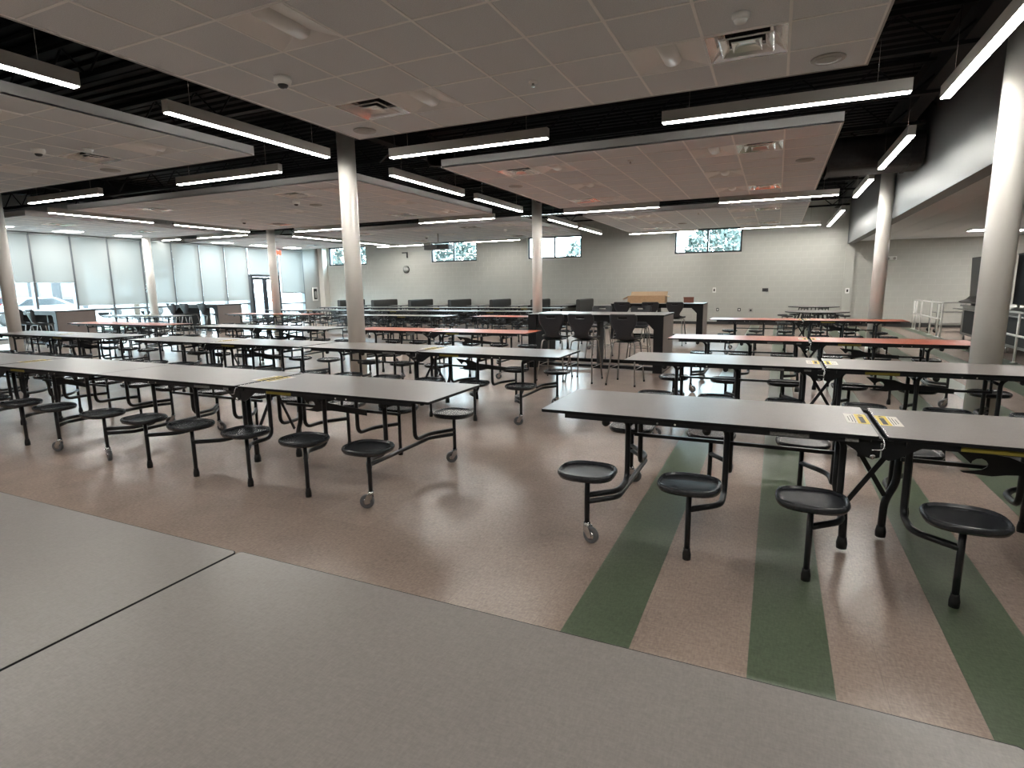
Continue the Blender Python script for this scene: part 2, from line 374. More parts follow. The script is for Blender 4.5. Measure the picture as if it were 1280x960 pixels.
# ------------------------------------------------------------------ columns
def column(label, x, y, r=0.132):
    t = thing('column', label, 'column', (x, y, 0))
    MB().lathe([(r, 0.004), (r, ZD - 0.3)], 32).obj('shaft', 'column_paint', t)
    MB().lathe([(r + 0.012, 0.0), (r + 0.012, 0.10), (r, 0.112)], 32).obj('base_ring', 'column_paint', t)
    MB().box(-0.2, 0.2, -0.2, 0.2, ZD - 0.3, ZD - 0.28).obj('cap_plate', 'deck_black', t)
YC1, YC2 = 7.17, 14.55
column('pale round column standing right of center behind the first two table rows', 0.273 * YC1, YC1)
column('pale round column at the right near the back wall beside the serving area', 0.1361 * YC2, YC2)
column('pale round column between the long grey tables left of the picture center', -0.8345 * YC1, YC1)
column('pale round column rising behind the counter table with charcoal stools', -0.4055 * YC2, YC2)
column('leftmost pale round column at the edge of the picture', -2.2095 * YC1, YC1)
column('pale round column in front of the glass double door', -1.0672 * YC2, YC2)
column('pale round column close against the blinds of the window wall', -20.3, 13.44)

# ------------------------------------------------------------------ roof steel: girders, joists, ducts
def girder(label, x):
    g = MB(); y0, y1 = YF, YB; z1 = ZD - 0.02; z0 = z1 - 0.42
    g.box(x - 0.10, x + 0.10, y0, y1, z0, z0 + 0.02); g.box(x - 0.10, x + 0.10, y0, y1, z1 - 0.02, z1); g.box(x - 0.01, x + 0.01, y0, y1, z0 + 0.02, z1 - 0.02)
    tag(g.obj('roof_girder', 'deck_black'), label, 'beam')
girder('black steel roof girder over the lamps beside the middle columns', -6.4)
girder('black steel roof girder over the lamps beside the leftmost columns', -16.2)
girder('black steel roof girder running along the soffit wall at the right', 1.75)
jn = MB(); L_ = 23.0; zt = ZD - 0.03; zb_ = zt - 0.45
jn.box(0, L_, -0.05, 0.05, zt - 0.05, zt); jn.box(0, L_, -0.05, 0.05, zb_, zb_ + 0.05)
k = 0; x = 0.0
while x < L_ - 0.5:
    jn.tube([(x, 0, zb_ + 0.03), (x + 0.45, 0, zt - 0.03)], 0.014, 5, bend=0); jn.tube([(x + 0.45, 0, zt - 0.03), (x + 0.9, 0, zb_ + 0.03)], 0.014, 5, bend=0); x += 0.9
jm = jn.mesh('roof_joist', 'deck_black')
for i, y in enumerate((1.0, 2.75, 4.5, 6.25, 8.0, 9.75, 11.5, 13.25, 15.0, 16.75, 18.5, 20.25, 22.0)):
    o = put('roof_joist', jm, None, (XW + 0.1, y, 0)); tag(o, 'black open web roof joist showing between the ceiling panels', 'joist', 'open web joists under the black roof deck')
def duct(label, pts, w, h):
    t = thing('air_duct', label, 'duct', pts[0])
    (x0, y0, z0), (x1, y1, z1) = pts; d = Vector((x1 - x0, y1 - y0, 0)); L = d.length; t.rotation_euler = (0, 0, math.atan2(d.y, d.x))
    pol = rrect(-w / 2, w / 2, 0, h, h * 0.3, 4)
    MB().prism(pol, 0, L, plane='yz').obj('duct_run', 'duct_black', t)
    for k in range(int(L / 1.2) + 1):
        pol2 = rrect(-w / 2 - 0.02, w / 2 + 0.02, -0.02, h + 0.02, h * 0.3, 4); MB().prism(pol2, min(k * 1.2, L - 0.04), min(k * 1.2, L - 0.04) + 0.04, plane='yz').obj('flange', 'duct_black', t)
duct('large black air duct crossing to the soffit wall at the right', [(0.68, 12.22, 3.42), (2.08, 12.22, 3.42)], 0.98, 0.55)
duct('black air duct running over the middle lamps to the back', [(-5.2, 8.6, 3.52), (-5.2, 13.4, 3.52)], 0.5, 0.4)
cd = MB().tube([(-5.55, 7.3, 4.46), (-5.35, 7.45, 3.9), (-5.3, 7.5, 3.6), (-5.7, 7.6, 3.42)], 0.012, 6, bend=0.15).obj('black_cable', 'black_rubber')
tag(cd, 'thin black cable hanging from the deck beside the left of center column', 'cable')

# ------------------------------------------------------------------ ceiling panels
T = 0.61
cell_used = {}
tile_me = MB().box(0.006, T - 0.006, 0.006, T - 0.006, 0.0, 0.02).mesh('ceiling_tile', 'ceiling_tile')
def cloud(key, label, x0, x1, y0, y1, from_right, skip):
    t = thing('ceiling_panel', label, 'ceiling panel', (x0, y0, ZC))
    w, d = x1 - x0, y1 - y0; fz = 0.125; e = 0.016
    f = MB(); f.box(0, w, 0, e, 0, fz); f.box(0, w, d - e, d, 0, fz); f.box(0, e, e, d - e, 0, fz); f.box(w - e, w, e, d - e, 0, fz)
    f.obj('fascia', 'fascia', t)
    MB().box(e, w - e, e, d - e, 0.100, 0.105).obj('backing', 'device_dark', t)
    nx, ny = int(round((w - 0.05) / T - 0.3)), 9
    ox = w - nx * T - 0.0 if from_right else 0.0
    if abs(nx * T - w) < 0.12: ox = (w - nx * T) / 2
    oy = (d - ny * T) / 2
    g = MB(); b = 0.011
    for i in range(nx + 1): x = min(max(ox + i * T, b), w - b); g.box(x - b, x + b, 0.002, d - 0.002, 0.004, 0.02)
    for j in range(ny + 1): y = min(max(oy + j * T, b), d - b); g.box(0.002, w - 0.002, y - b, y + b, 0.005, 0.02)
    g.obj('grid', 'grid_white', t)
    for i in range(nx):
        for j in range(ny):
            if (i, j) in skip: continue
            put('ceiling_tile', tile_me, t, (ox + i * T, oy + j * T, 0.009))
    if ox > 0.1:                                     # cut border tiles
        bm_ = MB().box(0.018, ox - 0.006, 0.006, T - 0.006, 0, 0.02).mesh('border_tile', 'ceiling_tile')
        for j in range(ny): put('border_tile', bm_, t, (0, oy + j * T, 0.009))
    return lambda i, j: (x0 + ox + (i + 0.5) * T, y0 + oy + (j + 0.5) * T)
tro = MB()
h = T / 2 - 0.012; dz = 0.07; a_ = 0.055                     # white pan with a half-round lens along the middle
tro.add([(-h, -h, 0.004), (h, -h, 0.004), (h, h, 0.004), (-h, h, 0.004), (-a_, -h + 0.09, dz), (a_, -h + 0.09, dz), (a_, h - 0.09, dz), (-a_, h - 0.09, dz)],
        [(0, 1, 5, 4), (1, 2, 6, 5), (2, 3, 7, 6), (3, 0, 4, 7), (4, 5, 6, 7)])
tro_pan = tro.mesh('pan', 'troffer_white')
lv = []; nl = 8
for k in range(nl + 1):
    a = PI * k / nl; lv += [(-0.075 * math.cos(a), -h + 0.085, 0.062 - 0.055 * math.sin(a)), (-0.075 * math.cos(a), h - 0.085, 0.062 - 0.055 * math.sin(a))]
lf_ = [(2 * k, 2 * k + 1, 2 * k + 3, 2 * k + 2) for k in range(nl)] + [tuple(range(0, 2 * nl + 2, 2)), tuple(range(1, 2 * nl + 2, 2))]
tro_lens = MB().add(lv, lf_, 0, True).mesh('lens', 'lens_white')
lit_lens = MB().add([(-h, -h, 0.004), (h, -h, 0.004), (h, h, 0.004), (-h, h, 0.004), (-h, -h, 0.02), (h, -h, 0.02), (h, h, 0.02), (-h, h, 0.02)],
                    [(0, 3, 2, 1), (4, 5, 6, 7), (0, 1, 5, 4), (1, 2, 6, 5), (2, 3, 7, 6), (3, 0, 4, 7)]).mesh('lens', 'troffer_lit')
fr_ = MB()
for q in ((-h - 0.008, h + 0.008, -h - 0.008, -h), (-h - 0.008, h + 0.008, h, h + 0.008), (-h - 0.008, -h, -h, h), (h, h + 0.008, -h, h)): fr_.box(q[0], q[1], q[2], q[3], 0.0, 0.02)
fr_me = fr_.mesh('trim', 'grid_white')
def troffer(label, x, y, lit=False, z=None):
    t = thing('ceiling_light' if lit else 'troffer_light', label, 'ceiling light', (x, y, ZC if z is None else z))
    put('trim', fr_me, t)
    if lit: put('lens', lit_lens, t)
    else: put('pan', tro_pan, t); put('lens', tro_lens, t)
vb = MB(); vb.box(-h, h, -h, h, 0.085, 0.09)
def ringsq(mb, ro, ri, z0, z1):                              # sloped square vane
    vs = []
    for r, z in ((ro, z0), (ri, z1)): vs += [(-r, -r, z), (r, -r, z), (r, r, z), (-r, r, z)]
    mb.add(vs, [(k, (k + 1) % 4, 4 + (k + 1) % 4, 4 + k) for k in range(4)])
vane = [MB() for _ in range(3)]
ringsq(vane[0], h, 0.165, 0.004, 0.078); ringsq(vane[1], 0.19, 0.135, -0.004, 0.034); ringsq(vane[1], 0.19, 0.20, -0.004, 0.006); ringsq(vane[2], 0.105, 0.06, -0.006, 0.028); ringsq(vane[2], 0.105, 0.112, -0.006, 0.003); vane[2].box(-0.06, 0.06, -0.06, 0.06, 0.024, 0.028)
vane_me = [v.mesh('vane', 'vent_metal') for v in vane]
back_me = vb.mesh('plenum', 'dark_hole'); neck_me = MB().lathe([(0.13, 0.045), (0.13, 0.083)], 20).mesh('neck', 'dark_hole')
def vent(label, x, y):
    t = thing('air_diffuser', label, 'vent', (x, y, ZC)); put('trim', fr_me, t); put('plenum', back_me, t); put('neck', neck_me, t)
    for v in vane_me: put('vane', v, t)
def speaker(label, x, y):
    t = thing('ceiling_speaker', label, 'speaker', (x, y, ZC))
    MB().lathe([(0.135, 0.006), (0.135, -0.002), (0.126, -0.006)], 28).obj('rim', 'speaker_mesh', t); MB().lathe([(0.125, -0.004), (0.06, -0.009), (0.001, -0.010)], 28).obj('grille', 'speaker_mesh', t)
def dome(label, x, y):
    t = thing('security_camera', label, 'camera', (x, y, ZC))
    MB().lathe([(0.075, 0.01), (0.078, -0.02), (0.070, -0.045), (0.05, -0.055)], 20).obj('housing', 'device_white', t)
    MB().lathe([(0.046, -0.05), (0.044, -0.065), (0.03, -0.082), (0.001, -0.088)], 20).obj('dome', 'device_dark', t)
def detector(label, x, y):
    t = thing('smoke_detector', label, 'detector', (x, y, ZC))
    MB().lathe([(0.06, 0.01), (0.06, -0.015), (0.05, -0.03)], 18).obj('base', 'device_white', t); MB().lathe([(0.045, -0.028), (0.04, -0.048), (0.02, -0.055), (0.001, -0.055)], 18).obj('head', 'device_white', t)
def sprinkler(label, x, y):
    t = thing('sprinkler_head', label, 'sprinkler', (x, y, ZC))
    MB().lathe([(0.042, 0.008), (0.042, -0.004), (0.02, -0.010)], 16).obj('escutcheon', 'device_white', t); MB().lathe([(0.012, -0.008), (0.012, -0.03), (0.02, -0.033), (0.02, -0.036)], 12).obj('deflector', 'chrome', t)

cloud('A-', 'suspended tile ceiling panel behind the camera', -4.92, 0.61, -6.64, -1.15, False, set()); cloud('B-', 'suspended tile ceiling panel behind the camera on the left', -14.94, -6.77, -6.64, -1.15, True, set())
ROWY = [(0.68, 6.17), (8.14, 13.63), (15.46, 20.95)]; ROWN = ['nearest', 'middle', 'farthest']
AX = (-4.92, 0.61); BX = (-14.94, -6.77); WX = (XW + 0.03, -16.70)
A_tro = [(2, 1), (2, 4), (2, 7), (6, 1), (6, 4), (6, 7)]; A_ven = [(1, 1), (1, 7), (7, 1), (7, 7)]
colw = {2: 'left', 6: 'right', 1: 'left', 7: 'right'}; roww = {1: 'front', 4: 'middle', 7: 'back'}
for r in range(3):
    c = cloud('A%d' % r, '%s suspended tile ceiling panel on the right, above the %s tables' % (ROWN[r], ['red and grey', 'counter-height', 'round'][r] if r else 'first rows of'), *AX, *ROWY[r], False, set(A_tro + A_ven))
    for i, j in A_tro: troffer('unlit square troffer in the %s right-hand ceiling panel, %s row, %s side' % (ROWN[r], roww[j], colw[i]), *c(i, j))
    for i, j in A_ven: vent('square metal air diffuser in the %s right-hand ceiling panel, %s row, %s side' % (ROWN[r], roww[j], colw[i]), *c(i, j))
    if r == 0:
        speaker('round ceiling speaker at the far left corner of the nearest right-hand panel', *c(0, 8)); speaker('round ceiling speaker at the far right corner of the nearest right-hand panel', *c(8, 8))
        x, y = c(1, 5); dome('white dome security camera under the nearest right-hand panel', -4.12, 4.14); detector('smoke detector beside the right air diffuser of the nearest panel', -0.34, 4.67)
        sprinkler('small sprinkler head in the nearest right-hand panel, between the two troffers', -2.16, 5.25)
    elif r == 1:
        speaker('round ceiling speaker at the right edge of the middle right-hand panel', *c(8, 3)); speaker('round ceiling speaker at the left edge of the middle right-hand panel', *c(0, 3)); sprinkler('small sprinkler head in the middle right-hand panel', -2.13, 9.04)
    else:
        speaker('round ceiling speaker in the farthest right-hand panel', *c(3, 5)); sprinkler('small sprinkler head in the farthest right-hand panel', -2.0, 16.4)
B_tro = [(11, 1), (11, 4), (11, 7), (6, 1), (6, 4), (6, 7)]; B_ven = [(9, 1), (9, 7), (2, 1), (2, 7)]
bw = {11: 'right', 6: 'left', 9: 'right', 2: 'left'}
for r in range(3):
    c = cloud('B%d' % r, '%s suspended tile ceiling panel on the left of the middle columns' % ROWN[r], *BX, *ROWY[r], True, set(B_tro + B_ven))
    for i, j in B_tro: troffer('unlit square troffer in the %s left-hand ceiling panel, %s row, %s side' % (ROWN[r], roww[j], bw[i]), *c(i, j))
    for i, j in B_ven: vent('square air diffuser in the %s left-hand ceiling panel, %s row, %s side' % (ROWN[r], roww[j], bw[i]), *c(i, j))
    if r == 0: dome('white dome security camera under the nearest left-hand panel', -8.95, 4.62); detector('round detector in the nearest left-hand panel', -8.36, 4.9); speaker('round ceiling speaker at the far edge of the nearest left-hand panel', *c(8, 8))
    elif r == 1: dome('dome security camera under the middle left-hand panel', -9.49, 9.66); speaker('round ceiling speaker in the middle left-hand panel', *c(8, 3)); dome('dome security camera at the far left of the middle left-hand panel', -13.27, 11.56)
    else: dome('dome security camera under the farthest left-hand panel', -11.79, 18.3); detector('small detector in the farthest left-hand panel', -8.25, 17.58)
for r in (1, 2):
    c = cloud('W%d' % r, '%s tile ceiling strip along the window wall' % ROWN[r], *WX, *ROWY[r], True, {(1, 1), (1, 4), (1, 7), (4, 2), (4, 6)})
    for j in (1, 4, 7): troffer('lit white square light in the %s window-side ceiling strip, %s one' % (ROWN[r], {1: 'near', 4: 'middle', 7: 'far'}[j]), *c(1, j), lit=True)
    for j in (2, 6): vent('square air diffuser in the %s window-side ceiling strip, %s one' % (ROWN[r], {2: 'near', 6: 'far'}[j]), *c(4, j))
troffer('lit square light in the serving alcove ceiling, left of the right column', 2.36 + 0.61 * 4.5, YB - 0.62 - 0.61 * 3.5, True, 2.876)
troffer('lit square light in the serving alcove ceiling, at the right picture edge', 2.36 + 0.61 * 6.5, YB - 0.62 - 0.61 * 2.5, True, 2.876)
troffer('lit square light in the serving alcove ceiling above the counter', 2.36 + 0.61 * 6.5, YB - 0.62 - 0.61 * 8.5, True, 2.876)

# ------------------------------------------------------------------ linear lamps
lamp_cache = {}
def lamp(label, x0, y0, x1, y1, wires=True):
    d = Vector((x1 - x0, y1 - y0, 0)); L = round(d.length, 3); rz = math.atan2(d.y, d.x)
    if L not in lamp_cache:
        w = 0.046; hb = MB(); hb.box(0, L, -w, w, 0.008, 0.130)
        db = MB().box(0.012, L - 0.012, -w + 0.006, w - 0.006, 0.0, 0.010)
        lamp_cache[L] = (hb.mesh('housing', 'lamp_housing'), db.mesh('diffuser', 'lamp_lit'), MB().tube([(0, 0, 0.130), (0, 0, ZD - ZC)], 0.0025, 5).mesh('hanging_wire', 'chrome'))
    t = thing('linear_light', label, 'ceiling light', (x0, y0, ZC - 0.005), rz)
    a, b, c = lamp_cache[L]; put('housing', a, t); put('diffuser', b, t)
    if wires: put('hanging_wire', c, t, (0.3, 0, 0)); put('hanging_wire', c, t, (L - 0.3, 0, 0))
XL1, XL2, XL3 = -5.97, -15.72, 1.47; LL = 2.44
lamp('linear lamp at the top left corner of the picture', XL1, 1.04, XL1, 3.48)
lamp('linear lamp left of the nearest ceiling panel, running toward the left of center column', XL1, 4.32, XL1, 6.76)
lamp('linear lamp just behind the left of center column, running away to the back', XL1, 8.25, XL1, 10.69)
lamp('linear lamp running to the back, second behind the left of center column', XL1, 11.24, XL1, 13.68)
lamp('linear lamp running to the back, just behind the counter table column', XL1, 15.65, XL1, 18.09)
lamp('linear lamp running to the back wall above the third high window', XL1, 18.5, XL1, 20.94)
lamp('linear lamp between the nearest and middle right-hand panels, right one of two', -1.33, 7.2, 1.11, 7.2)
lamp('linear lamp between the nearest and middle right-hand panels, left one of two', -5.2, 7.2, -2.76, 7.2)
lamp('linear lamp between the middle and farthest right-hand panels, right one of two', -1.33, 14.58, 1.11, 14.58)
lamp('linear lamp between the middle and farthest right-hand panels, left one of two', -5.15, 14.58, -2.71, 14.58)
lamp('linear lamp in front of the back wall by the fourth high window, right one', -1.25, 21.65, 1.19, 21.65)
lamp('linear lamp in front of the back wall by the fourth high window, left one', -5.08, 21.65, -2.64, 21.65)
lamp('linear lamp left of the left of center column, across the gap of the left panels', -9.78, 7.18, -7.34, 7.18)
lamp('linear lamp beside the leftmost column, across the gap of the left panels', -14.42, 7.15, -11.98, 7.15)
lamp('linear lamp across the gap before the farthest left-hand panel, above the projector', -9.6, 14.56, -7.16, 14.56)
lamp('linear lamp across the gap before the farthest left-hand panel, behind the left of center column', -14.45, 14.58, -12.01, 14.58)
lamp('linear lamp along the back wall behind the projector', -12.0, 21.7, -9.56, 21.7)
lamp('linear lamp along the back wall left of the wall clock', -16.7, 21.8, -14.26, 21.8)
lamp('linear lamp beside the window-side strip, nearest the leftmost column', XL2, 8.15, XL2, 10.65)
lamp('linear lamp beside the window-side strip, second in line', XL2, 11.3, XL2, 13.85)
lamp('linear lamp beyond the glass door column, pointing to the corner', XL2, 15.75, XL2, 18.19)
lamp('linear lamp nearest the left end of the back wall', XL2, 19.0, XL2, 21.3)
lamp('linear lamp across the window-side gap beside the glass door column', -19.05, 14.52, -16.61, 14.52)
lamp('short looking linear lamp touching the window blinds', XW + 0.15, 14.5, -20.0, 14.5)
lamp('linear lamp along the soffit wall at the top right picture corner', XL3, 5.17, XL3, 7.61)
lamp('linear lamp along the soffit wall, second from the camera', XL3, 9.25, XL3, 11.69)
lamp('linear lamp along the soffit wall, third from the camera', XL3, 12.75, XL3, 15.19)
lamp('linear lamp along the soffit wall, fourth from the camera', XL3, 17.7, XL3, 20.14)
lamp('linear lamp along the soffit wall, last before the back wall', XL3, 20.5, XL3, 22.45)

lamp('unseen linear lamp overhead behind the nearest right-hand panel, right one', -1.33, -0.16, 1.11, -0.16)  # unseen lamps from here on, added to light the foreground, continuing the visible rows
lamp('unseen linear lamp overhead behind the nearest right-hand panel, left one', -5.2, -0.16, -2.76, -0.16)
lamp('unseen linear lamp overhead behind the nearest left-hand panel', -9.78, -0.16, -7.34, -0.16)
lamp('unseen linear lamp along the soffit wall beside the camera', XL3, 1.9, XL3, 4.34)
lamp('unseen linear lamp along the soffit wall behind the camera', XL3, -2.6, XL3, -0.16)
lamp('unseen linear lamp behind the camera in line with the middle columns', XL1, -3.0, XL1, -0.56)
lamp('unseen linear lamp far behind the camera in line with the middle columns', XL1, -6.4, XL1, -3.96)
# ------------------------------------------------------------------ folding cafeteria table
HL = 1.845; G = 0.0175; TW = 0.38
def superell(a, b, e, n=28):
    out = []
    for k in range(n):
        t = 2 * PI * k / n; c, s_ = math.cos(t), math.sin(t)
        out.append((a * math.copysign(abs(c) ** (2 / e), c), b * math.copysign(abs(s_) ** (2 / e), s_)))
    return out
def seat_mesh():
    base = superell(0.168, 0.155, 2.7); mb = MB(); vs = []; n = len(base)
    prof = [(0.30, -0.040), (0.78, -0.044), (0.94, -0.038), (1.0, -0.020), (1.0, -0.010), (0.965, 0.0), (0.935, 0.0), (0.915, -0.002), (0.895, -0.009), (0.87, -0.0115), (0.78, -0.0125), (0.35, -0.0135)]
    for f, z in prof: vs += [(x * f, y * f, z) for x, y in base]
    fs = []
    for i in range(len(prof) - 1):
        for k in range(n): fs.append((i * n + k, i * n + (k + 1) % n, (i + 1) * n + (k + 1) % n, (i + 1) * n + k))
    fs.append(tuple(range(n))[::-1]); fs.append(tuple((len(prof) - 1) * n + k for k in range(n)))
    return mb.add(vs, fs, 0, True).mesh('seat', 'black_plastic')
TM = {}
TM['seat'] = seat_mesh()
TM['leg_glide'] = MB().tube([(0, 0, 0.03), (0, 0, 0.41)], 0.0155, 10).lathe([(0.05, 0.395), (0.05, 0.408)], 12).mesh('stool_leg', 'black_steel')
TM['leg_wheel'] = MB().tube([(0, 0, 0.115), (0, 0, 0.41)], 0.0155, 10).lathe([(0.05, 0.395), (0.05, 0.408)], 12).mesh('stool_leg', 'black_steel')
TM['foot'] = MB().lathe([(0.022, 0.0), (0.023, 0.03), (0.0185, 0.055), (0.0185, 0.065)], 12).mesh('foot_cap', 'black_rubber')
TM['fork'] = MB().lathe([(0.02, 0.098), (0.02, 0.122)], 10).prism([(-0.012, 0.105), (0.02, 0.105), (0.045, 0.06), (0.04, 0.035), (0.022, 0.035), (-0.012, 0.075)], -0.022, -0.018, plane='xz').prism([(-0.012, 0.105), (0.02, 0.105), (0.045, 0.06), (0.04, 0.035), (0.022, 0.035), (-0.012, 0.075)], 0.018, 0.022, plane='xz').box(-0.012, 0.02, -0.018, 0.018, 0.1, 0.105).mesh('caster_fork', 'chrome')
TM['wheel'] = MB().lathe([(0.026, -0.011), (0.040, -0.015), (0.048, -0.013), (0.050, -0.006), (0.050, 0.006), (0.048, 0.013), (0.040, 0.015), (0.026, 0.011)], 20, (0.03, 0, 0.05), 'y').mesh('wheel', 'wheel_grey')
TM['hub'] = MB().lathe([(0.026, -0.014), (0.026, 0.014)], 14, (0.03, 0, 0.05), 'y').mesh('hub', 'chrome')
def top_mesh(m):
    return MB().prism(rrect(G, HL, -TW, TW, 0.016), 0.722, 0.7394, 1).prism(rrect(G + 0.003, HL - 0.003, -TW + 0.003, TW - 0.003, 0.014), 0.7390, 0.740, 0).mesh('tabletop', [m, 'black_edge'])
TM['top_laminate_grey'] = top_mesh('laminate_grey'); TM['top_laminate_red'] = top_mesh('laminate_red')
TM['rail'] = MB().box(0.10, 1.69, -0.010, 0.010, 0.692, 0.722).mesh('side_rail', 'black_steel')
SX = (0.31, 0.90, 1.475); TX = (0.15, 0.745, 1.33); TY = 0.19
def tube_mesh(s, t, wheel):                                  # right half, front side (y<0)
    z = 0.285
    mb = MB().tube([(s, -0.575, z + 0.005), (t, -0.41, z - 0.005), (t, -TY, z - 0.005), (t, -TY, 0.655), (t + 0.06, -TY - 0.02, 0.706)], 0.0175, 8, bend=0.07)
    return mb.mesh('support_tube', 'black_steel')
TM['tube'] = [tube_mesh(s, t, i == 2) for i, (s, t) in enumerate(zip(SX, TX))]
TM['cross'] = [MB().tube([(t, -TY, 0.63), (t, TY, 0.63)], 0.013, 8).mesh('cross_bar', 'black_steel') for t in TX]
TM['endbar'] = MB().tube([(SX[2], -0.575, 0.25), (TX[2], -0.41, 0.242), (TX[2], 0.41, 0.242), (SX[2], 0.575, 0.25)], 0.0165, 8, bend=0.05).mesh('end_bar', 'black_steel')
TM['long'] = MB().box(0.15, 1.33, -0.011, 0.011, 0.524, 0.545).mesh('long_bar', 'black_steel')
TM['hang'] = MB().box(-0.009, 0.009, -0.006, 0.006, 0.53, 0.72).mesh('hanger', 'black_steel')
TM['main'] = MB().tube([(0.165, 0.13, 0.71), (0.165, 0.13, 0.36), (0.115, 0.13, 0.24), (0.112, 0.13, 0.05)], 0.021, 10, bend=0.05).mesh('center_leg', 'black_steel')
TM['mfoot'] = MB().lathe([(0.027, 0.018), (0.029, 0.05), (0.023, 0.085)], 12, (0.112, 0.13, 0)).mesh('foot_cap', 'black_rubber')
def bar_xz(a, b, y, w=0.013, th=0.004):
    d = Vector((b[0] - a[0], 0, b[1] - a[1])).normalized(); nrm = (-d.z * w, d.x * w)
    return MB().prism([(a[0] + nrm[0], a[1] + nrm[1]), (b[0] + nrm[0], b[1] + nrm[1]), (b[0] - nrm[0], b[1] - nrm[1]), (a[0] - nrm[0], a[1] - nrm[1])], y - th, y + th, plane='xz')
TM['brace'] = bar_xz((0.108, 0.28), (-0.13, 0.69), 0.105).mesh('cross_brace', 'black_steel')
TM['hinge'] = MB().prism([(0.004, 0.72), (0.17, 0.72), (0.17, 0.685), (0.065, 0.618), (0.035, 0.608), (0.004, 0.622)], -0.004, 0.004, plane='xz').mesh('hinge_plate', 'black_steel')
TM['bolt'] = MB().lathe([(0.015, 0.0), (0.013, -0.008), (0.005, -0.010)], 12, (0.035, -0.004, 0.625), 'y').mesh('hinge_bolt', 'chrome')
TM['dot'] = MB().lathe([(0.006, 0.0), (0.005, -0.003)], 8, (0, 0, 0), 'y').mesh('rail_bolt', 'sticker_white')
TM['bumper'] = MB().lathe([(0.024, -0.012), (0.024, 0.012)], 12, (0, 0, 0), 'y').mesh('bumper', 'black_rubber')
TM['latch'] = MB().tube([(0.0, -0.30, 0.722), (0.0, -0.375, 0.722), (0.004, -0.392, 0.705), (0.0, -0.396, 0.675), (-0.05, -0.396, 0.672)], 0.0042, 6, bend=0.015).mesh('latch_wire', 'chrome')
TM['channel'] = MB().box(-G - 0.03, G + 0.03, -0.35, 0.35, 0.700, 0.714).mesh('fold_channel', 'black_steel')
TM['trim'] = MB().box(G, G + 0.006, -0.35, 0.35, 0.7395, 0.7412).mesh('edge_trim', 'chrome')
hk = [(0.37, 0.632), (0.60, 0.612), (0.67, 0.585), (1.05, 0.556), (1.05, 0.512), (0.70, 0.525), (0.60, 0.515), (0.54, 0.502), (0.42, 0.508), (0.405, 0.516), (0.47, 0.524), (0.495, 0.532), (0.515, 0.548), (0.52, 0.565), (0.51, 0.582), (0.49, 0.592), (0.468, 0.588), (0.452, 0.574), (0.448, 0.560)]
TM['hook'] = MB().prism(hk, -0.055, -0.049, plane='xz').mesh('lock_hook', 'black_steel')
TM['lab_y'] = MB().box(0.32, 0.58, -0.0115, -0.010, 0.696, 0.719).mesh('rail_label', 'label_yellow')
TM['lab_s'] = MB().box(-0.52, -0.33, -0.0115, -0.010, 0.697, 0.717).mesh('rail_label', 'label_silver')
TM['lab_t'] = MB().box(-0.165, -0.105, -0.0115, -0.010, 0.698, 0.716).mesh('rail_label', 'label_silver')
def sticker_meshes():
    z = 0.7402
    w = MB().box(G + 0.004, G + 0.115, -0.105, 0.145, z, z + 0.0006).mesh('warning_sticker', 'sticker_white')
    y = MB().box(G + 0.004, G + 0.062, -0.105, 0.145, z + 0.0006, z + 0.0010).mesh('sticker_header', 'sticker_yellow')
    p = MB()
    p.add([(G + 0.016, 0.105, z + 0.0014), (G + 0.050, 0.105, z + 0.0014), (G + 0.033, 0.135, z + 0.0014)], [(0, 1, 2)])
    p.box(G + 0.022, G + 0.046, -0.085, 0.085, z + 0.0010, z + 0.0013)
    for k, x in enumerate((0.070, 0.083, 0.097)): p.box(G + x, G + x + 0.0035, -0.085 + 0.02 * k, 0.12 - 0.025 * k, z + 0.0006, z + 0.0009)
    return w, y, p.mesh('sticker_print', 'ink')
TM['stick'] = sticker_meshes()
def place(me, name, par, loc=(0, 0, 0), rz=0.0, sx=1, sy=1):
    o = put(name, me, par, loc); o.rotation_euler = (0, 0, rz)
    if sx != 1 or sy != 1: o.scale = (sx, sy, 1)
    return o
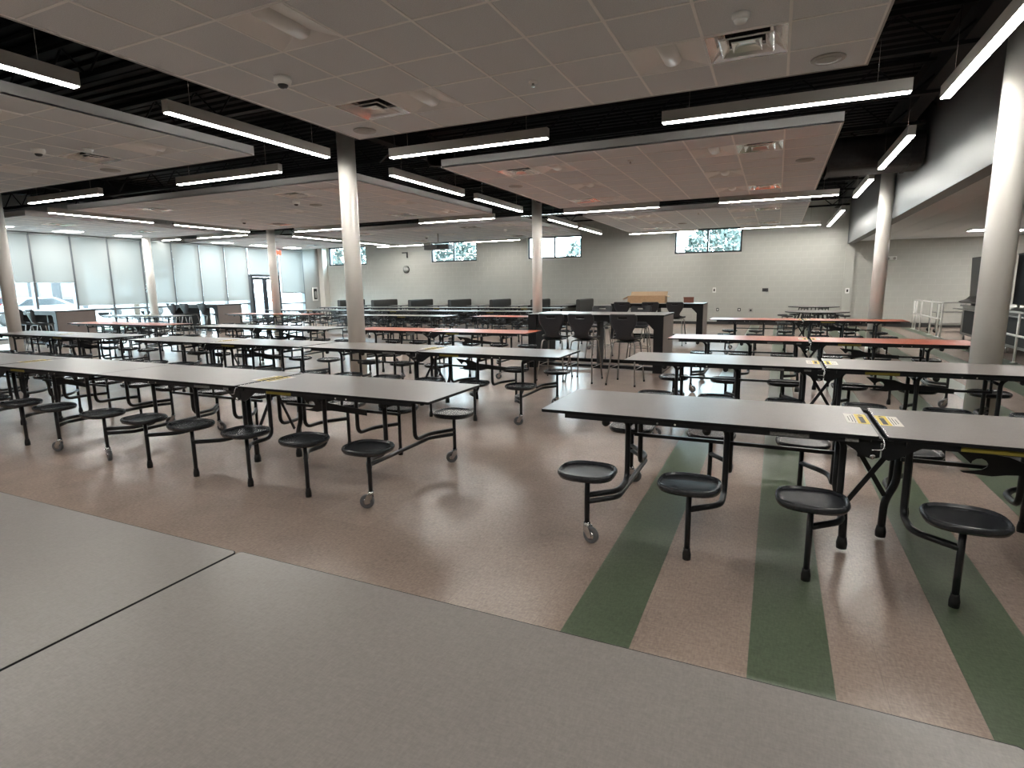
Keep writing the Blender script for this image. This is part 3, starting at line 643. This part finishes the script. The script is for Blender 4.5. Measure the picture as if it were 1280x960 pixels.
def make_table(name, lam):
    t = thing(name, '', 'table')
    for s in (1, -1):
        tp = place(TM['top_' + lam], 'tabletop', t, sx=s)
        for nm, me in zip(('warning_sticker', 'sticker_header', 'sticker_print'), TM['stick']): place(me, nm, tp)
        for q in (1, -1):
            rl = place(TM['rail'], 'side_rail', t, (0, 0.352 * q, 0), sx=s, sy=q)
            place(TM['hinge'], 'hinge_plate', t, (0, 0.335 * q, 0), sx=s, sy=q)
        for i in range(3):
            for q in (1, -1):
                se = place(TM['seat'], 'seat', t, (s * SX[i], 0.575 * -q, 0.452), sx=s)
                lg = place(TM['leg_wheel' if i == 2 else 'leg_glide'], 'stool_leg', t, (s * SX[i], 0.575 * -q, 0.0))
                if i == 2:
                    f = place(TM['fork'], 'caster_fork', lg, (0, 0, 0), rz=0.35 * s + 0.5 * (q < 0) + (PI if s > 0 else 0)); w = place(TM['wheel'], 'wheel', lg, (0, 0, 0), rz=f.rotation_euler[2]); place(TM['hub'], 'hub', lg, (0, 0, 0), rz=f.rotation_euler[2])
                else: place(TM['foot'], 'foot_cap', lg)
                place(TM['tube'][i], 'support_tube', t, sx=s, sy=q)
            place(TM['cross'][i], 'cross_bar', t, sx=s)
            if i: place(TM['bumper'], 'bumper', t, (s * (TX[i] + 0.10), -0.345, 0.682))
        place(TM['endbar'], 'end_bar', t, sx=s); place(TM['long'], 'long_bar', t, sx=s)
        place(TM['hang'], 'hanger', t, (s * 1.32, 0, 0)); place(TM['hang'], 'hanger', t, (s * 0.76, 0, 0))
        ml = place(TM['main'], 'center_leg', t, sx=s, sy=s); place(TM['mfoot'], 'foot_cap', ml)
        place(TM['brace'], 'cross_brace', t, sx=s, sy=s)
        if s < 0: place(TM['bolt'], 'hinge_bolt', t, (0, -0.337, 0), sx=s)
        for x in (1.02, 1.12): place(TM['dot'], 'rail_bolt', t, (s * x, -0.362, 0.706))
    place(TM['latch'], 'latch_wire', t); place(TM['channel'], 'fold_channel', t); place(TM['trim'], 'edge_trim', t)
    place(TM['hook'], 'lock_hook', t)
    for k in ('lab_y', 'lab_s', 'lab_t'): place(TM[k], 'rail_label', t, (0, -0.352, 0))
    return t
TABLES = [
 ('g', 0.44, 0.726, 'long grey cafeteria table in the immediate foreground, right of the dark seam'),
 ('g', -3.255, 0.720, 'long grey cafeteria table in the immediate foreground, left of the dark seam'),
 ('g', 0.5325, 3.665, 'long grey folding table standing over the green floor stripes, nearest on the right'),
 ('g', -3.945, 3.585, 'long grey folding table in the first row left of the aisle, ending at the aisle'),
 ('g', -7.64, 3.585, 'long grey folding table in the first row, cut by the left picture edge'),
 ('g', 0.44, 6.22, 'long grey folding table second on the right, in front of the right column'),
 ('g', -3.945, 6.175, 'long grey folding table in the second row, ending below the counter stools'),
 ('g', -7.68, 6.175, 'long grey folding table in the second row left of the left of center column'),
 ('g', -12.05, 6.22, 'long grey folding table in the second row beside the leftmost column'),
 ('r', 0.45, 8.84, 'long red topped folding table third on the right, beside the counter table'),
 ('r', -5.55, 8.98, 'long red topped folding table left of the counter table with charcoal stools'),
 ('g', -9.72, 8.86, 'long grey folding table in the third row, between two red topped ones'),
 ('r', -14.42, 8.86, 'long red topped folding table in front of the taupe counter table end by the windows'),
 ('r', 0.54, 13.62, 'long red topped folding table fourth on the right, in front of the round tables'),
 ('r', -14.75, 13.72, 'long reddish folding table in front of the glass door column'),
 ('g', -9.92, 13.62, 'long grey folding table in the fourth row behind the left of center column'),
 ('r', -5.45, 13.72, 'long red topped folding table mostly hidden behind the counter table'),
 ('g', -18.6, 12.05, 'long folding table by the window wall, between the two taupe counter tables'),
 ('g', -16.12, 16.6, 'long grey folding table in the fifth row, left end'), ('g', -12.38, 16.6, 'long grey folding table in the fifth row, middle'), ('g', -8.66, 16.6, 'long grey folding table in the fifth row, right end'),
 ('g', -16.08, 19.35, 'long grey folding table in the last row before the booths, left end'), ('g', -12.36, 19.35, 'long grey folding table in the last row before the booths, middle'), ('g', -8.66, 19.35, 'long grey folding table in the last row before the booths, right end'),
]
proto = {}
for kind, x, y, lab in TABLES:
    lam = 'laminate_grey' if kind == 'g' else 'laminate_red'
    if kind in proto: o = copy_tree(proto[kind])
    else: o = proto[kind] = make_table('cafeteria_table', lam)
    o.location = (x, y, 0); tag(o, lab, 'table', 'folding cafeteria tables with attached stools')

# ------------------------------------------------------------------ round stool tables at the back right
def round_table(label, x, y, r):
    t = thing('round_table', label, 'table', (x, y, 0), 0.2)
    pol = [(r * math.cos(2 * PI * k / 40), r * math.sin(2 * PI * k / 40)) for k in range(40)]
    MB().prism(pol, 0.715, 0.74, 0, 1).obj('tabletop', ['laminate_grey', 'black_edge'], t)
    for s in (-1, 1):
        MB().box(s * 0.30 - 0.012, s * 0.30 + 0.012, -0.55, 0.55, 0.66, 0.715).obj('side_rail', 'black_steel', t)
        MB().tube([(s * 0.22, -0.3, 0.04), (s * 0.22, -0.22, 0.66), (s * 0.22, 0.22, 0.66), (s * 0.22, 0.3, 0.04)], 0.02, 8, bend=0.08).obj('center_leg', 'black_steel', t)
    for k in range(8):
        a = 2 * PI * (k + 0.5) / 8; c, s_ = math.cos(a), math.sin(a); rs = r + 0.17
        place(TM['seat'], 'seat', t, (rs * c, rs * s_, 0.452), rz=a + PI / 2); lg = place(TM['leg_glide'], 'stool_leg', t, (rs * c, rs * s_, 0)); place(TM['foot'], 'foot_cap', lg)
        MB().tube([(rs * c, rs * s_, 0.29), (0.55 * c, 0.55 * s_, 0.28), (0.42 * c, 0.42 * s_, 0.69)], 0.0165, 8, bend=0.07).obj('support_tube', 'black_steel', t)
round_table('round stool table behind the last red table, nearer of the two', 1.03, 17.6, 0.78)
round_table('round stool table close to the back wall, farther of the two', 1.15, 21.45, 0.76)

# ------------------------------------------------------------------ counter-height tables
def counter_table(label, x0, y0, w=2.5, d=1.08, zt=1.0):
    t = thing('counter_table', label, 'table', (x0, y0, 0))
    MB().prism(rrect(0, w, 0, d, 0.012, 2), zt - 0.028, zt, 0, 1).obj('tabletop', ['laminate_grey', 'black_edge'], t)
    for s in (0, 1):
        a = 0.012 if s == 0 else w - 0.172
        ep = MB().box(a, a + 0.16, 0.02, d - 0.02, 0, zt - 0.028).obj('end_panel', 'black_edge', t)
        xx = a - 0.004 if s == 0 else a + 0.16; MB().box(xx, xx + 0.004, 0.035, d - 0.035, 0.02, zt - 0.032).obj('outer_face', 'laminate_taupe', ep)
    for y in (0.06, d - 0.085): MB().box(0.172, w - 0.172, y, y + 0.025, zt - 0.12, zt - 0.028).obj('apron', 'black_edge', t)
    for y in (0.10, d - 0.15): MB().box(0.172, w - 0.172, y, y + 0.05, 0.03, 0.095).obj('foot_rail', 'black_edge', t)
    MB().box(w / 2 - 0.03, w / 2 + 0.03, d / 2 - 0.12, d / 2 + 0.12, 0.0, zt - 0.028).obj('center_post', 'upholstery', t)
    for sx in (0.172, w - 0.172):
        k = 0.14 if sx < 1 else -0.14; MB().prism([(sx, zt - 0.12), (sx + k, zt - 0.12), (sx, zt - 0.26)], 0.062, 0.082, plane='xz').obj('gusset', 'black_edge', t)
counter_table('dark counter-height table in the middle of the room with charcoal stools', -4.19, 9.82)
counter_table('dark counter-height table behind it, with an open cardboard box on top', -4.22, 15.9)
counter_table('counter-height table by the windows, next to the leftmost column', -20.78, 9.27)
counter_table('counter-height table by the windows, near the glass door', -20.72, 14.36)

# ------------------------------------------------------------------ counter stools with one-piece shells
def shell_mesh():
    # profile along the middle from seat front to the top of the back, with half width
    P = [(0.22, 0.665, 0.17), (0.20, 0.685, 0.195), (0.12, 0.69, 0.205), (0.02, 0.68, 0.21), (-0.08, 0.675, 0.20), (-0.15, 0.685, 0.165), (-0.19, 0.715, 0.125),
         (-0.21, 0.76, 0.115), (-0.22, 0.81, 0.135), (-0.23, 0.87, 0.175), (-0.24, 0.93, 0.203), (-0.25, 0.985, 0.212), (-0.255, 1.005, 0.212), (-0.26, 1.035, 0.212), (-0.263, 1.06, 0.208), (-0.265, 1.078, 0.18)]
    n = 12; top = []; bot = []
    for i, (y, z, w) in enumerate(P):
        a = P[max(i - 1, 0)]; b = P[min(i + 1, len(P) - 1)]; ty, tz = b[0] - a[0], b[1] - a[1]; l = math.hypot(ty, tz); ny, nz = tz / l, -ty / l      # normal to the inside
        if nz < 0 and i < 5: ny, nz = -ny, -nz
        if i >= 5 and ny < 0: ny, nz = -ny, -nz
        for k in range(n + 1):
            u = -1 + 2 * k / n; cup = 0.035 * u * u * (1 if 2 < i < 14 else 0.4)
            top.append((u * w, y + ny * (cup + 0.006), z + nz * (cup + 0.006))); bot.append((u * w, y + ny * (cup - 0.006), z + nz * (cup - 0.006)))
    N = n + 1; R = len(P); hole = {(12, k) for k in (4, 5, 6, 7)}
    fs = []; o = R * N; mb = MB(); mb.v = top + bot
    def F(f, sm=True): mb.f.append(list(f)); mb.m.append(0); mb.sm.append(sm)
    for i in range(R - 1):
        for k in range(n):
            if (i, k) in hole: continue
            q = (i * N + k, i * N + k + 1, (i + 1) * N + k + 1, (i + 1) * N + k); F(q); F([o + j for j in q[::-1]])
    for i in range(R - 1):
        for k in (0, n): F((i * N + k, (i + 1) * N + k, o + (i + 1) * N + k, o + i * N + k), False)
    for i in (0, R - 1):
        for k in range(n): F((i * N + k, i * N + k + 1, o + i * N + k + 1, o + i * N + k), False)
    for k in (4, 5, 6, 7):
        for i in (12, 13): F((i * N + k, i * N + k + 1, o + i * N + k + 1, o + i * N + k), False)
    for k in (4, 8): F((12 * N + k, 13 * N + k, o + 13 * N + k, o + 12 * N + k), False)
    return mb.mesh('shell', 'shell_charcoal')
SH = shell_mesh()
LEG = []
for s in (-1, 1):
    LEG.append(MB().tube([(s * 0.10, -0.13, 0.655), (s * 0.165, -0.16, 0.65), (s * 0.222, -0.30, 0.018)], 0.0115, 8, bend=0.05).mesh('leg', 'leg_silver'))
    LEG.append(MB().tube([(s * 0.10, 0.13, 0.655), (s * 0.165, 0.16, 0.65), (s * 0.215, 0.25, 0.018)], 0.0115, 8, bend=0.05).mesh('leg', 'leg_silver'))
CAPS = [MB().lathe([(0.015, 0.0), (0.015, 0.03)], 10, (s * x, y, 0)).mesh('foot_cap', 'black_rubber') for s in (-1, 1) for x, y in ((0.2225, -0.302), (0.2155, 0.252))]
RING = MB().tube([(-0.204, -0.246, 0.25), (0.204, -0.246, 0.25)], 0.006, 6).tube([(-0.198, 0.217, 0.25), (0.198, 0.217, 0.25)], 0.006, 6).tube([(-0.204, -0.246, 0.25), (-0.198, 0.217, 0.25)], 0.006, 6).tube([(0.204, -0.246, 0.25), (0.198, 0.217, 0.25)], 0.006, 6).mesh('footrest', 'leg_silver')
PAN = MB().box(-0.13, 0.13, -0.15, 0.15, 0.645, 0.66).mesh('seat_mount', 'black_steel')
def stool(label, x, y, rz):
    t = thing('counter_stool', label, 'stool', (x, y, 0), rz, 'charcoal shell counter stools')
    put('shell', SH, t); put('seat_mount', PAN, t); put('footrest', RING, t)
    for l, c in zip(LEG, CAPS): o = put('leg', l, t); put('foot_cap', c, o)
stool('charcoal shell stool at the near side of the middle counter table, left one', -3.235, 8.75, 0.05)
stool('charcoal shell stool at the near side of the middle counter table, second from left', -2.735, 8.76, -0.03)
stool('charcoal shell stool at the near side of the middle counter table, right one', -2.05, 8.72, -0.06)
stool('charcoal stool at the far side of the middle counter table, left one', -3.35, 11.7, PI)
stool('charcoal stool at the far side of the middle counter table, right one', -2.5, 11.7, PI + 0.1)
stool('charcoal stool in front of the cardboard box table, left one', -3.62, 14.98, 0.0)
stool('charcoal stool in front of the cardboard box table, middle one', -2.90, 14.98, 0.04)
stool('charcoal stool in front of the cardboard box table, right one', -2.26, 14.90, -0.05)
stool('grey looking stool beside the leftmost column, left one of the pair', -18.5, 8.72, 0.05)
stool('grey looking stool beside the leftmost column, right one of the pair', -17.9, 8.72, -0.05)
stool('grey looking stool at the far window counter table, left one', -19.55, 13.78, 0.0)
stool('grey looking stool at the far window counter table, middle one', -18.9, 13.80, 0.06)
stool('grey looking stool at the far window counter table, right one', -18.0, 13.82, -0.04)

# ------------------------------------------------------------------ boxes on the second counter table
bx = thing('cardboard_box', 'long open cardboard box on the farther counter table', 'box', (-3.33, 16.55, 1.0), 0.03)
cb = MB(); w, d, hh = 0.52, 0.22, 0.20
cb.box(-w, w, -d, -d + 0.006, 0, hh); cb.box(-w, w, d - 0.006, d, 0, hh); cb.box(-w, -w + 0.006, -d, d, 0, hh); cb.box(w - 0.006, w, -d, d, 0, hh); cb.box(-w, w, -d, d, 0, 0.006)
cb.obj('box_body', 'cardboard', bx)
MB().prism([(d, hh), (d + 0.02, hh), (d + 0.14, hh + 0.11), (d + 0.134, hh + 0.115)], -w, w, plane='yz').obj('flap', 'cardboard_in', bx)
MB().prism([(-w, hh), (-w - 0.16, hh - 0.09), (-w - 0.157, hh - 0.096), (-w + 0.004, hh - 0.006)], -d + 0.02, d - 0.02, plane='xz').obj('flap', 'cardboard_in', bx)
MB().prism([(w, hh), (w + 0.09, hh - 0.02), (w + 0.09, hh - 0.028), (w, hh - 0.006)], -d + 0.02, d - 0.02, plane='xz').obj('flap', 'cardboard_in', bx)
rb = thing('red_box', 'small reddish box on the right end of the farther counter table', 'box', (-2.22, 16.75, 1.0), 0.2)
MB().box(-0.13, 0.13, -0.10, 0.10, 0, 0.15).obj('box_body', 'box_red', rb); MB().box(-0.135, 0.135, -0.105, 0.105, 0.11, 0.155).obj('lid', 'box_red', rb)
for i, (x, y, l) in enumerate(((-2.55, 16.2, 'loose white papers lying on the farther counter table'),)):
    p = thing('paper_stack', l, 'paper', (x, y, 1.0), 0.3); MB().box(-0.11, 0.11, -0.15, 0.15, 0, 0.012).obj('sheet', 'paper', p); MB().box(-0.13, 0.09, -0.12, 0.18, 0.012, 0.02).obj('sheet', 'paper', p)

# ------------------------------------------------------------------ booths along the back wall
def bench(label, x):
    t = thing('booth_bench', label, 'booth', (x, 20.8, 0)); L = 1.78
    MB().prism(rrect(-0.075, 0.075, 0.36, 1.0, 0.05, 4), 0, L, plane='xz').obj('backrest', 'upholstery', t)
    for s in (-1, 1):
        MB().prism(rrect(min(s * 0.075, s * 0.50), max(s * 0.075, s * 0.50), 0.36, 0.47, 0.03, 3), 0.02, L - 0.02, plane='xz').obj('seat_cushion', 'upholstery', t)
    MB().box(-0.42, 0.42, 0.06, L - 0.04, 0.0, 0.36).obj('plinth', 'upholstery_edge', t)
bx_ = [-18.3, -16.38, -14.4, -12.4, -10.45, -8.65, -6.78]
nm = ['first (leftmost)', 'second', 'third', 'fourth', 'fifth', 'sixth', 'seventh (rightmost)']
for i, x in enumerate(bx_): bench('dark grey booth bench along the back wall, %s from the left' % nm[i], x)
for i, x in enumerate([(a + b) / 2 for a, b in zip(bx_[:-1], bx_[1:])] + [-5.8]):
    t = thing('booth_table', 'booth table along the back wall, %s from the left' % nm[i].replace(' (leftmost)', '').replace(' (rightmost)', ''), 'table', (x, 21.0, 0))
    MB().prism(rrect(-0.36, 0.36, 0, 1.95, 0.03, 3), 0.715, 0.745, 0, 1).obj('tabletop', ['laminate_grey', 'black_edge'], t)
    MB().tube([(0, 0.55, 0.02), (0, 0.55, 0.715)], 0.04, 12).obj('pedestal', 'black_steel', t); MB().lathe([(0.22, 0), (0.21, 0.015), (0.05, 0.03)], 20, (0, 0.55, 0)).obj('base_disc', 'black_steel', t)
    MB().box(-0.2, 0.2, 1.93, 1.99, 0.62, 0.715).obj('wall_cleat', 'black_steel', t)

# ------------------------------------------------------------------ wall fittings
cl = thing('wall_clock', 'round white wall clock on the back wall', 'clock', (-16.0, YB, 2.37))
MB().lathe([(0.17, 0.0), (0.17, -0.05), (0.15, -0.055)], 28, axis='y').obj('case', 'device_dark', cl); MB().lathe([(0.155, -0.0555), (0.001, -0.057)], 28, axis='y').obj('dial', 'clock_face', cl)
MB().box(-0.006, 0.006, -0.062, -0.058, 0, 0.11).obj('minute_hand', 'ink', cl); MB().box(0, 0.075, -0.062, -0.058, -0.006, 0.006).obj('hour_hand', 'ink', cl)
def plate(name, label, cat, x, y, z, w, hgt, m, face='y', inner=None):
    t = thing(name, label, cat, (x, y, z))
    if face == 'x': t.rotation_euler = (0, 0, PI / 2)
    MB().prism(rrect(-w / 2, w / 2, -hgt / 2, hgt / 2, 0.01, 2), -0.012, 0.0, plane='xz').obj('cover', m, t)
    if inner: MB().box(-w * 0.22, w * 0.22, -0.018, -0.011, -hgt * 0.25, hgt * 0.25).obj('insert', inner, t)
plate('wall_switch', 'pale switch plate on the back wall right of the middle', 'switch', -2.13, YB, 1.28, 0.12, 0.19, 'device_white', inner='device_dark')
plate('wall_box', 'black box on the back wall beside the round tables', 'outlet box', -0.37, YB, 1.27, 0.20, 0.12, 'device_dark', inner='black_rubber')
plate('wall_outlet', 'dark outlet low on the back wall, left of three', 'outlet', -1.98, YB, 0.55, 0.09, 0.12, 'device_dark', inner='device_white')
plate('wall_outlet', 'dark outlet low on the back wall, middle of three', 'outlet', -1.22, YB, 0.55, 0.11, 0.12, 'device_dark', inner='device_white')
plate('wall_outlet', 'grey outlet plate low on the back wall, right of three', 'outlet', -0.82, YB, 0.53, 0.15, 0.14, 'speaker_mesh', inner='device_dark')
plate('wall_switch', 'switch plate on the wall strip beside the serving alcove', 'switch', 2.22, YB - 0.10, 1.22, 0.12, 0.18, 'device_white', inner='device_dark')
br = thing('wall_bracket', 'small dark bracket above the wall clock', 'bracket', (-16.05, YB, 3.0)); MB().box(-0.15, 0.15, -0.04, 0, 0.12, 0.17).obj('arm', 'device_dark', br); MB().box(0.1, 0.15, -0.05, 0, -0.1, 0.12).obj('drop', 'device_dark', br)
em = thing('emergency_light', 'small emergency light on the alcove wall', 'lamp', (3.42, YB, 2.29)); MB().box(-0.16, 0.16, -0.05, 0, -0.07, 0.05).obj('body', 'device_white', em)
for s in (-0.09, 0.09): MB().lathe([(0.04, -0.05), (0.045, -0.09)], 14, (s, 0, -0.02), 'y').obj('lamp_head', 'speaker_mesh', em)
plate('wall_sensor', 'small dark sensor high on the soffit wall near the corner', 'sensor', 2.12, 21.9, 3.2, 0.12, 0.24, 'device_dark', 'x', 'black_rubber')
fx = thing('extinguisher_cabinet', 'white fire extinguisher cabinet on the plain wall beside the window corner', 'cabinet', (XW, 22.28, 1.27), -PI / 2)
fx.rotation_euler = (0, 0, PI / 2)
MB().box(-0.17, 0.17, -0.05, 0, -0.33, 0.33).obj('cabinet_frame', 'device_white', fx); MB().box(-0.11, 0.11, -0.056, -0.05, -0.26, 0.26).obj('door_glass', 'counter_dark', fx)
MB().lathe([(0.05, -0.2), (0.05, 0.1), (0.02, 0.15)], 12, (0, -0.06, 0)).obj('extinguisher', 'speaker_mesh', fx)
ex = thing('exit_sign', 'red exit sign hanging by the glass door', 'sign', (-20.6, 19.6, 3.15), PI / 2 - 0.7)
MB().box(-0.16, 0.16, -0.02, 0.02, -0.10, 0.10).obj('sign_body', 'sign_red', ex); MB().tube([(0, 0, 0.10), (0, 0, 0.22)], 0.01, 6).obj('stem', 'device_white', ex)
# projector
pj = thing('projector', 'black projector hanging from the farthest left-hand ceiling panel', 'projector', (-10.87, 17.6, ZC))
MB().prism(rrect(-0.50, 0.50, -0.18, 0.18, 0.05, 3), -0.545, -0.385).obj('body', 'device_dark', pj)
MB().lathe([(0.06, -0.18), (0.06, -0.21)], 16, (0.10, 0, -0.46), 'y').obj('lens', 'car_glass', pj)
MB().tube([(0, 0, -0.33), (0, 0, -0.0)], 0.02, 8).obj('pole', 'steel_brushed', pj); MB().box(-0.18, 0.18, -0.12, 0.12, -0.345, -0.33).obj('mount_plate', 'steel_brushed', pj)
for sx in (-0.16, 0.16): MB().box(sx - 0.01, sx + 0.01, -0.02, 0.02, -0.39, -0.33).obj('mount_arm', 'steel_brushed', pj)

# ------------------------------------------------------------------ serving alcove
def queue_rail(label, x, ys):
    t = thing('queue_rail', label, 'railing', (x, ys[0], 0)); y0, y1 = 0, ys[-1] - ys[0]
    for z in (0.92, 0.50): MB().tube([(0, y0, z), (0, y1, z)], 0.022, 10).obj('rail_bar', 'white_rail', t)
    for y in ys:
        p = MB().tube([(0, y - ys[0], 0.01), (0, y - ys[0], 0.92)], 0.021, 10).obj('post', 'white_rail', t); MB().lathe([(0.055, 0.0), (0.055, 0.012), (0.03, 0.02)], 14, (0, y - ys[0], 0)).obj('flange', 'white_rail', p)
queue_rail('white pipe queue railing near the back of the serving alcove', 4.05, [18.66, 19.04, 19.86, 21.1, 21.76, 22.1])
queue_rail('white pipe queue railing at the right picture edge', 4.04, [9.2, 11.2, 13.28, 14.6])
ct_ = thing('kitchen_cart', 'steel utility cart with shelves behind the queue railing', 'cart', (4.75, 20.9, 0), 0.1)
for z in (0.22, 0.58, 0.86): MB().box(-0.45, 0.45, -0.28, 0.28, z, z + 0.025).obj('shelf', 'steel_brushed', ct_)
for sx in (-0.44, 0.44):
    for sy in (-0.27, 0.27):
        p = MB().tube([(sx, sy, 0.12), (sx, sy, 0.96)], 0.014, 8).obj('post', 'steel_brushed', ct_)
        MB().lathe([(0.06, -0.016), (0.06, 0.016)], 16, (sx, sy, 0.06), 'y').obj('wheel', 'black_rubber', p); MB().box(sx - 0.018, sx + 0.018, sy - 0.024, sy + 0.024, 0.06, 0.13).obj('fork', 'steel_brushed', p)
sc_ = thing('serving_counter', 'steel serving counter with black front panels in the alcove', 'counter', (4.42, 10.5, 0))
Lc = 7.9
MB().box(0, 0.85, 0, Lc, 0.14, 0.86).obj('counter_body', 'steel_brushed', sc_); MB().box(-0.06, 0.9, -0.02, Lc + 0.02, 0.86, 0.90).obj('countertop', 'steel_brushed', sc_)
for k in range(5): MB().box(-0.012, 0.0, 0.12 + k * 1.55, 1.5 + k * 1.55, 0.20, 0.80).obj('front_panel', 'counter_dark', sc_)
MB().box(0.08, 0.77, Lc, Lc + 0.012, 0.20, 0.78).obj('end_panel', 'counter_dark', sc_)
for k in range(6):
    for sx in (0.06, 0.79): MB().tube([(sx, 0.1 + k * 1.54, 0.0), (sx, 0.1 + k * 1.54, 0.14)], 0.025, 8).obj('foot', 'steel_brushed', sc_)
MB().tube([(-0.20, 0.05, 0.80), (-0.20, Lc, 0.80)], 0.012, 6).tube([(-0.11, 0.05, 0.80), (-0.11, Lc, 0.80)], 0.012, 6).obj('tray_slide', 'steel_brushed', sc_)
hd = thing('serving_hood', 'dark grey upright serving hood with flared foot on the counter end', 'hood', (4.42, 16.95, 0.90))
MB().prism([(0.02, 0.14), (0.10, 0.22), (0.06, 1.18), (0.50, 1.18), (0.50, 0.14), (-0.10, 0.06), (-0.12, 0.09)], 0, 1.4, plane='xz').obj('hood_shell', 'hood_grey', hd)
for y in (0.1, 1.2): MB().box(0.1, 0.45, y, y + 0.06, 0, 0.14).obj('support', 'steel_brushed', hd)
bk = thing('menu_board', 'wide black panel standing above the serving counter', 'panel', (4.95, 10.6, 0.90))
MB().box(0, 0.06, 0, 6.2, 0.06, 1.16).obj('board', 'counter_dark', bk); MB().box(-0.01, 0.07, 0, 6.2, 1.16, 1.20).obj('cap_rail', 'hood_grey', bk)
for y in (0.2, 3.0, 5.9): MB().box(0.01, 0.05, y, y + 0.05, 0, 0.06).obj('post', 'steel_brushed', bk)

# ------------------------------------------------------------------ outdoors
gr = struct(MB().box(-130, XW - 0.32, -60, 110, -0.30, -0.20).box(XW - 0.32, 60, YB + 0.45, 110, -0.30, -0.20).obj('ground', 'asphalt'))
lw = struct(MB().box(-29, XW - 1.6, 2, 30, -0.20, -0.15).box(XW - 0.32, 40, YB + 1.5, YB + 60, -0.20, -0.15).obj('lawn', 'grass'))
def tree(label, x, y, hgt, r, seed, n=900, cone=False):
    rnd = random.Random(seed); t = thing('tree', label, 'tree', (x, y, -0.18))
    tr = MB().tube([(0, 0, 0), (0.1, 0.05, hgt * 0.4), (0, 0, hgt * 0.85)], 0.04 * hgt * 0.6, 8)
    for k in range(7):
        a = rnd.random() * 6.28; z = hgt * (0.35 + 0.06 * k); tr.tube([(0, 0, z), (r * 0.6 * math.cos(a), r * 0.6 * math.sin(a), z + hgt * 0.15)], 0.05, 5)
    tr.obj('trunk', 'bark', t)
    lf = MB()
    for k in range(n):
        while True:
            px, py, pz = (rnd.uniform(-1, 1) for _ in range(3)); q = px * px + py * py + pz * pz
            if q < 1 and q > 0.25: break
        if cone: zz = rnd.random(); rr = (1 - zz) * r; a = rnd.random() * 6.28; rr *= 0.4 + 0.6 * rnd.random(); c = Vector((rr * math.cos(a), rr * math.sin(a), hgt * (0.12 + 0.88 * zz)))
        else: c = Vector((px * r, py * r, hgt * 0.66 + pz * hgt * 0.36))
        u = Vector((rnd.gauss(0, 1), rnd.gauss(0, 1), rnd.gauss(0, 1))).normalized(); v = u.orthogonal().normalized(); s = 0.16 + 0.14 * rnd.random()
        lf.add([c - u * s, c + v * s * 0.5, c + u * s, c - v * s * 0.5], [(0, 1, 2, 3)])
    o = lf.obj('foliage', 'leaf', t); o['kind'] = 'stuff'
def behind(px_ratio, y): return px_ratio * y
tree('broad tree filling the right pane of the rightmost high window', -4.3, 46, 6.4, 2.2, 1, 1500)
tree('slim tree at the left of the rightmost high window', -7.4, 44, 7.6, 1.3, 2, 900, True)
tree('small tree at the lower right of the third high window', -14.6, 46, 5.4, 1.5, 3, 700)
tree('leafy tree seen through the second high window, right pane', -22.3, 43, 7.0, 2.7, 4, 1500)
tree('leafy tree seen through the second high window, left pane', -29.0, 45, 6.6, 2.7, 5, 1500)
tree('leafy tree behind the leftmost high window', -38.5, 44, 8.5, 4.2, 6, 1800)
tree('tree outside the blinds of the window wall', -34, 14, 7.5, 3.0, 7, 1500)
tree('tree outside the window wall near the glass door', -38, 24, 7.0, 3.0, 8, 1200)
def car(label, x, y, rz, paint):
    t = thing('parked_car', label, 'car', (x, y, -0.19), rz)
    body = [(-2.2, 0.35), (-2.25, 0.75), (-1.9, 0.95), (-1.0, 1.0), (-0.45, 1.42), (0.9, 1.45), (1.7, 1.05), (2.15, 0.98), (2.25, 0.6), (2.2, 0.35)]
    b = MB().prism(body, -0.85, 0.85, plane='xz').obj('car_body', paint, t)
    for s in (-0.856, 0.846): MB().prism([(-0.85, 1.02), (-0.40, 1.36), (0.82, 1.39), (1.42, 1.06)], s, s + 0.01, plane='xz').obj('side_glass', 'car_glass', b)
    for wx in (-1.4, 1.4):
        for wy in (-0.78, 0.78): MB().lathe([(0.2, -0.1), (0.33, -0.1), (0.34, 0), (0.33, 0.1), (0.2, 0.1)], 18, (wx, wy, 0.34), 'y').obj('wheel', 'black_rubber', t)
car('red parked car outside at the left picture edge', -45, 19.0, 1.3, 'car_red'); car('silver parked car outside the left windows', -40.5, 15.2, 1.4, 'car_silver')
car('white parked car outside the left windows, right of the silver one', -37.0, 17.6, 1.5, 'car_white'); car('second white parked car seen below the half lowered blinds', -41.0, 25.5, 1.5, 'car_white')
hb = thing('far_building', 'dark building across the parking lot seen through the left windows', 'building', (-70, 30, -0.2), 0.25)
MB().box(-4, 4, -9, 7, 0, 6.5).obj('wall', 'far_brick', hb); MB().box(-4.2, 4.2, -9.2, 7.2, 6.5, 7.0).obj('roof', 'far_trim', hb)
for k in range(6):
    for z in (1.0, 3.8): w_ = MB().box(4.0, 4.05, -8 + k * 2.4, -6.6 + k * 2.4, z, z + 1.7).obj('window', 'far_trim', hb); MB().box(4.05, 4.07, -7.9 + k * 2.4, -6.7 + k * 2.4, z + 0.1, z + 1.6).obj('pane', 'car_glass', w_)
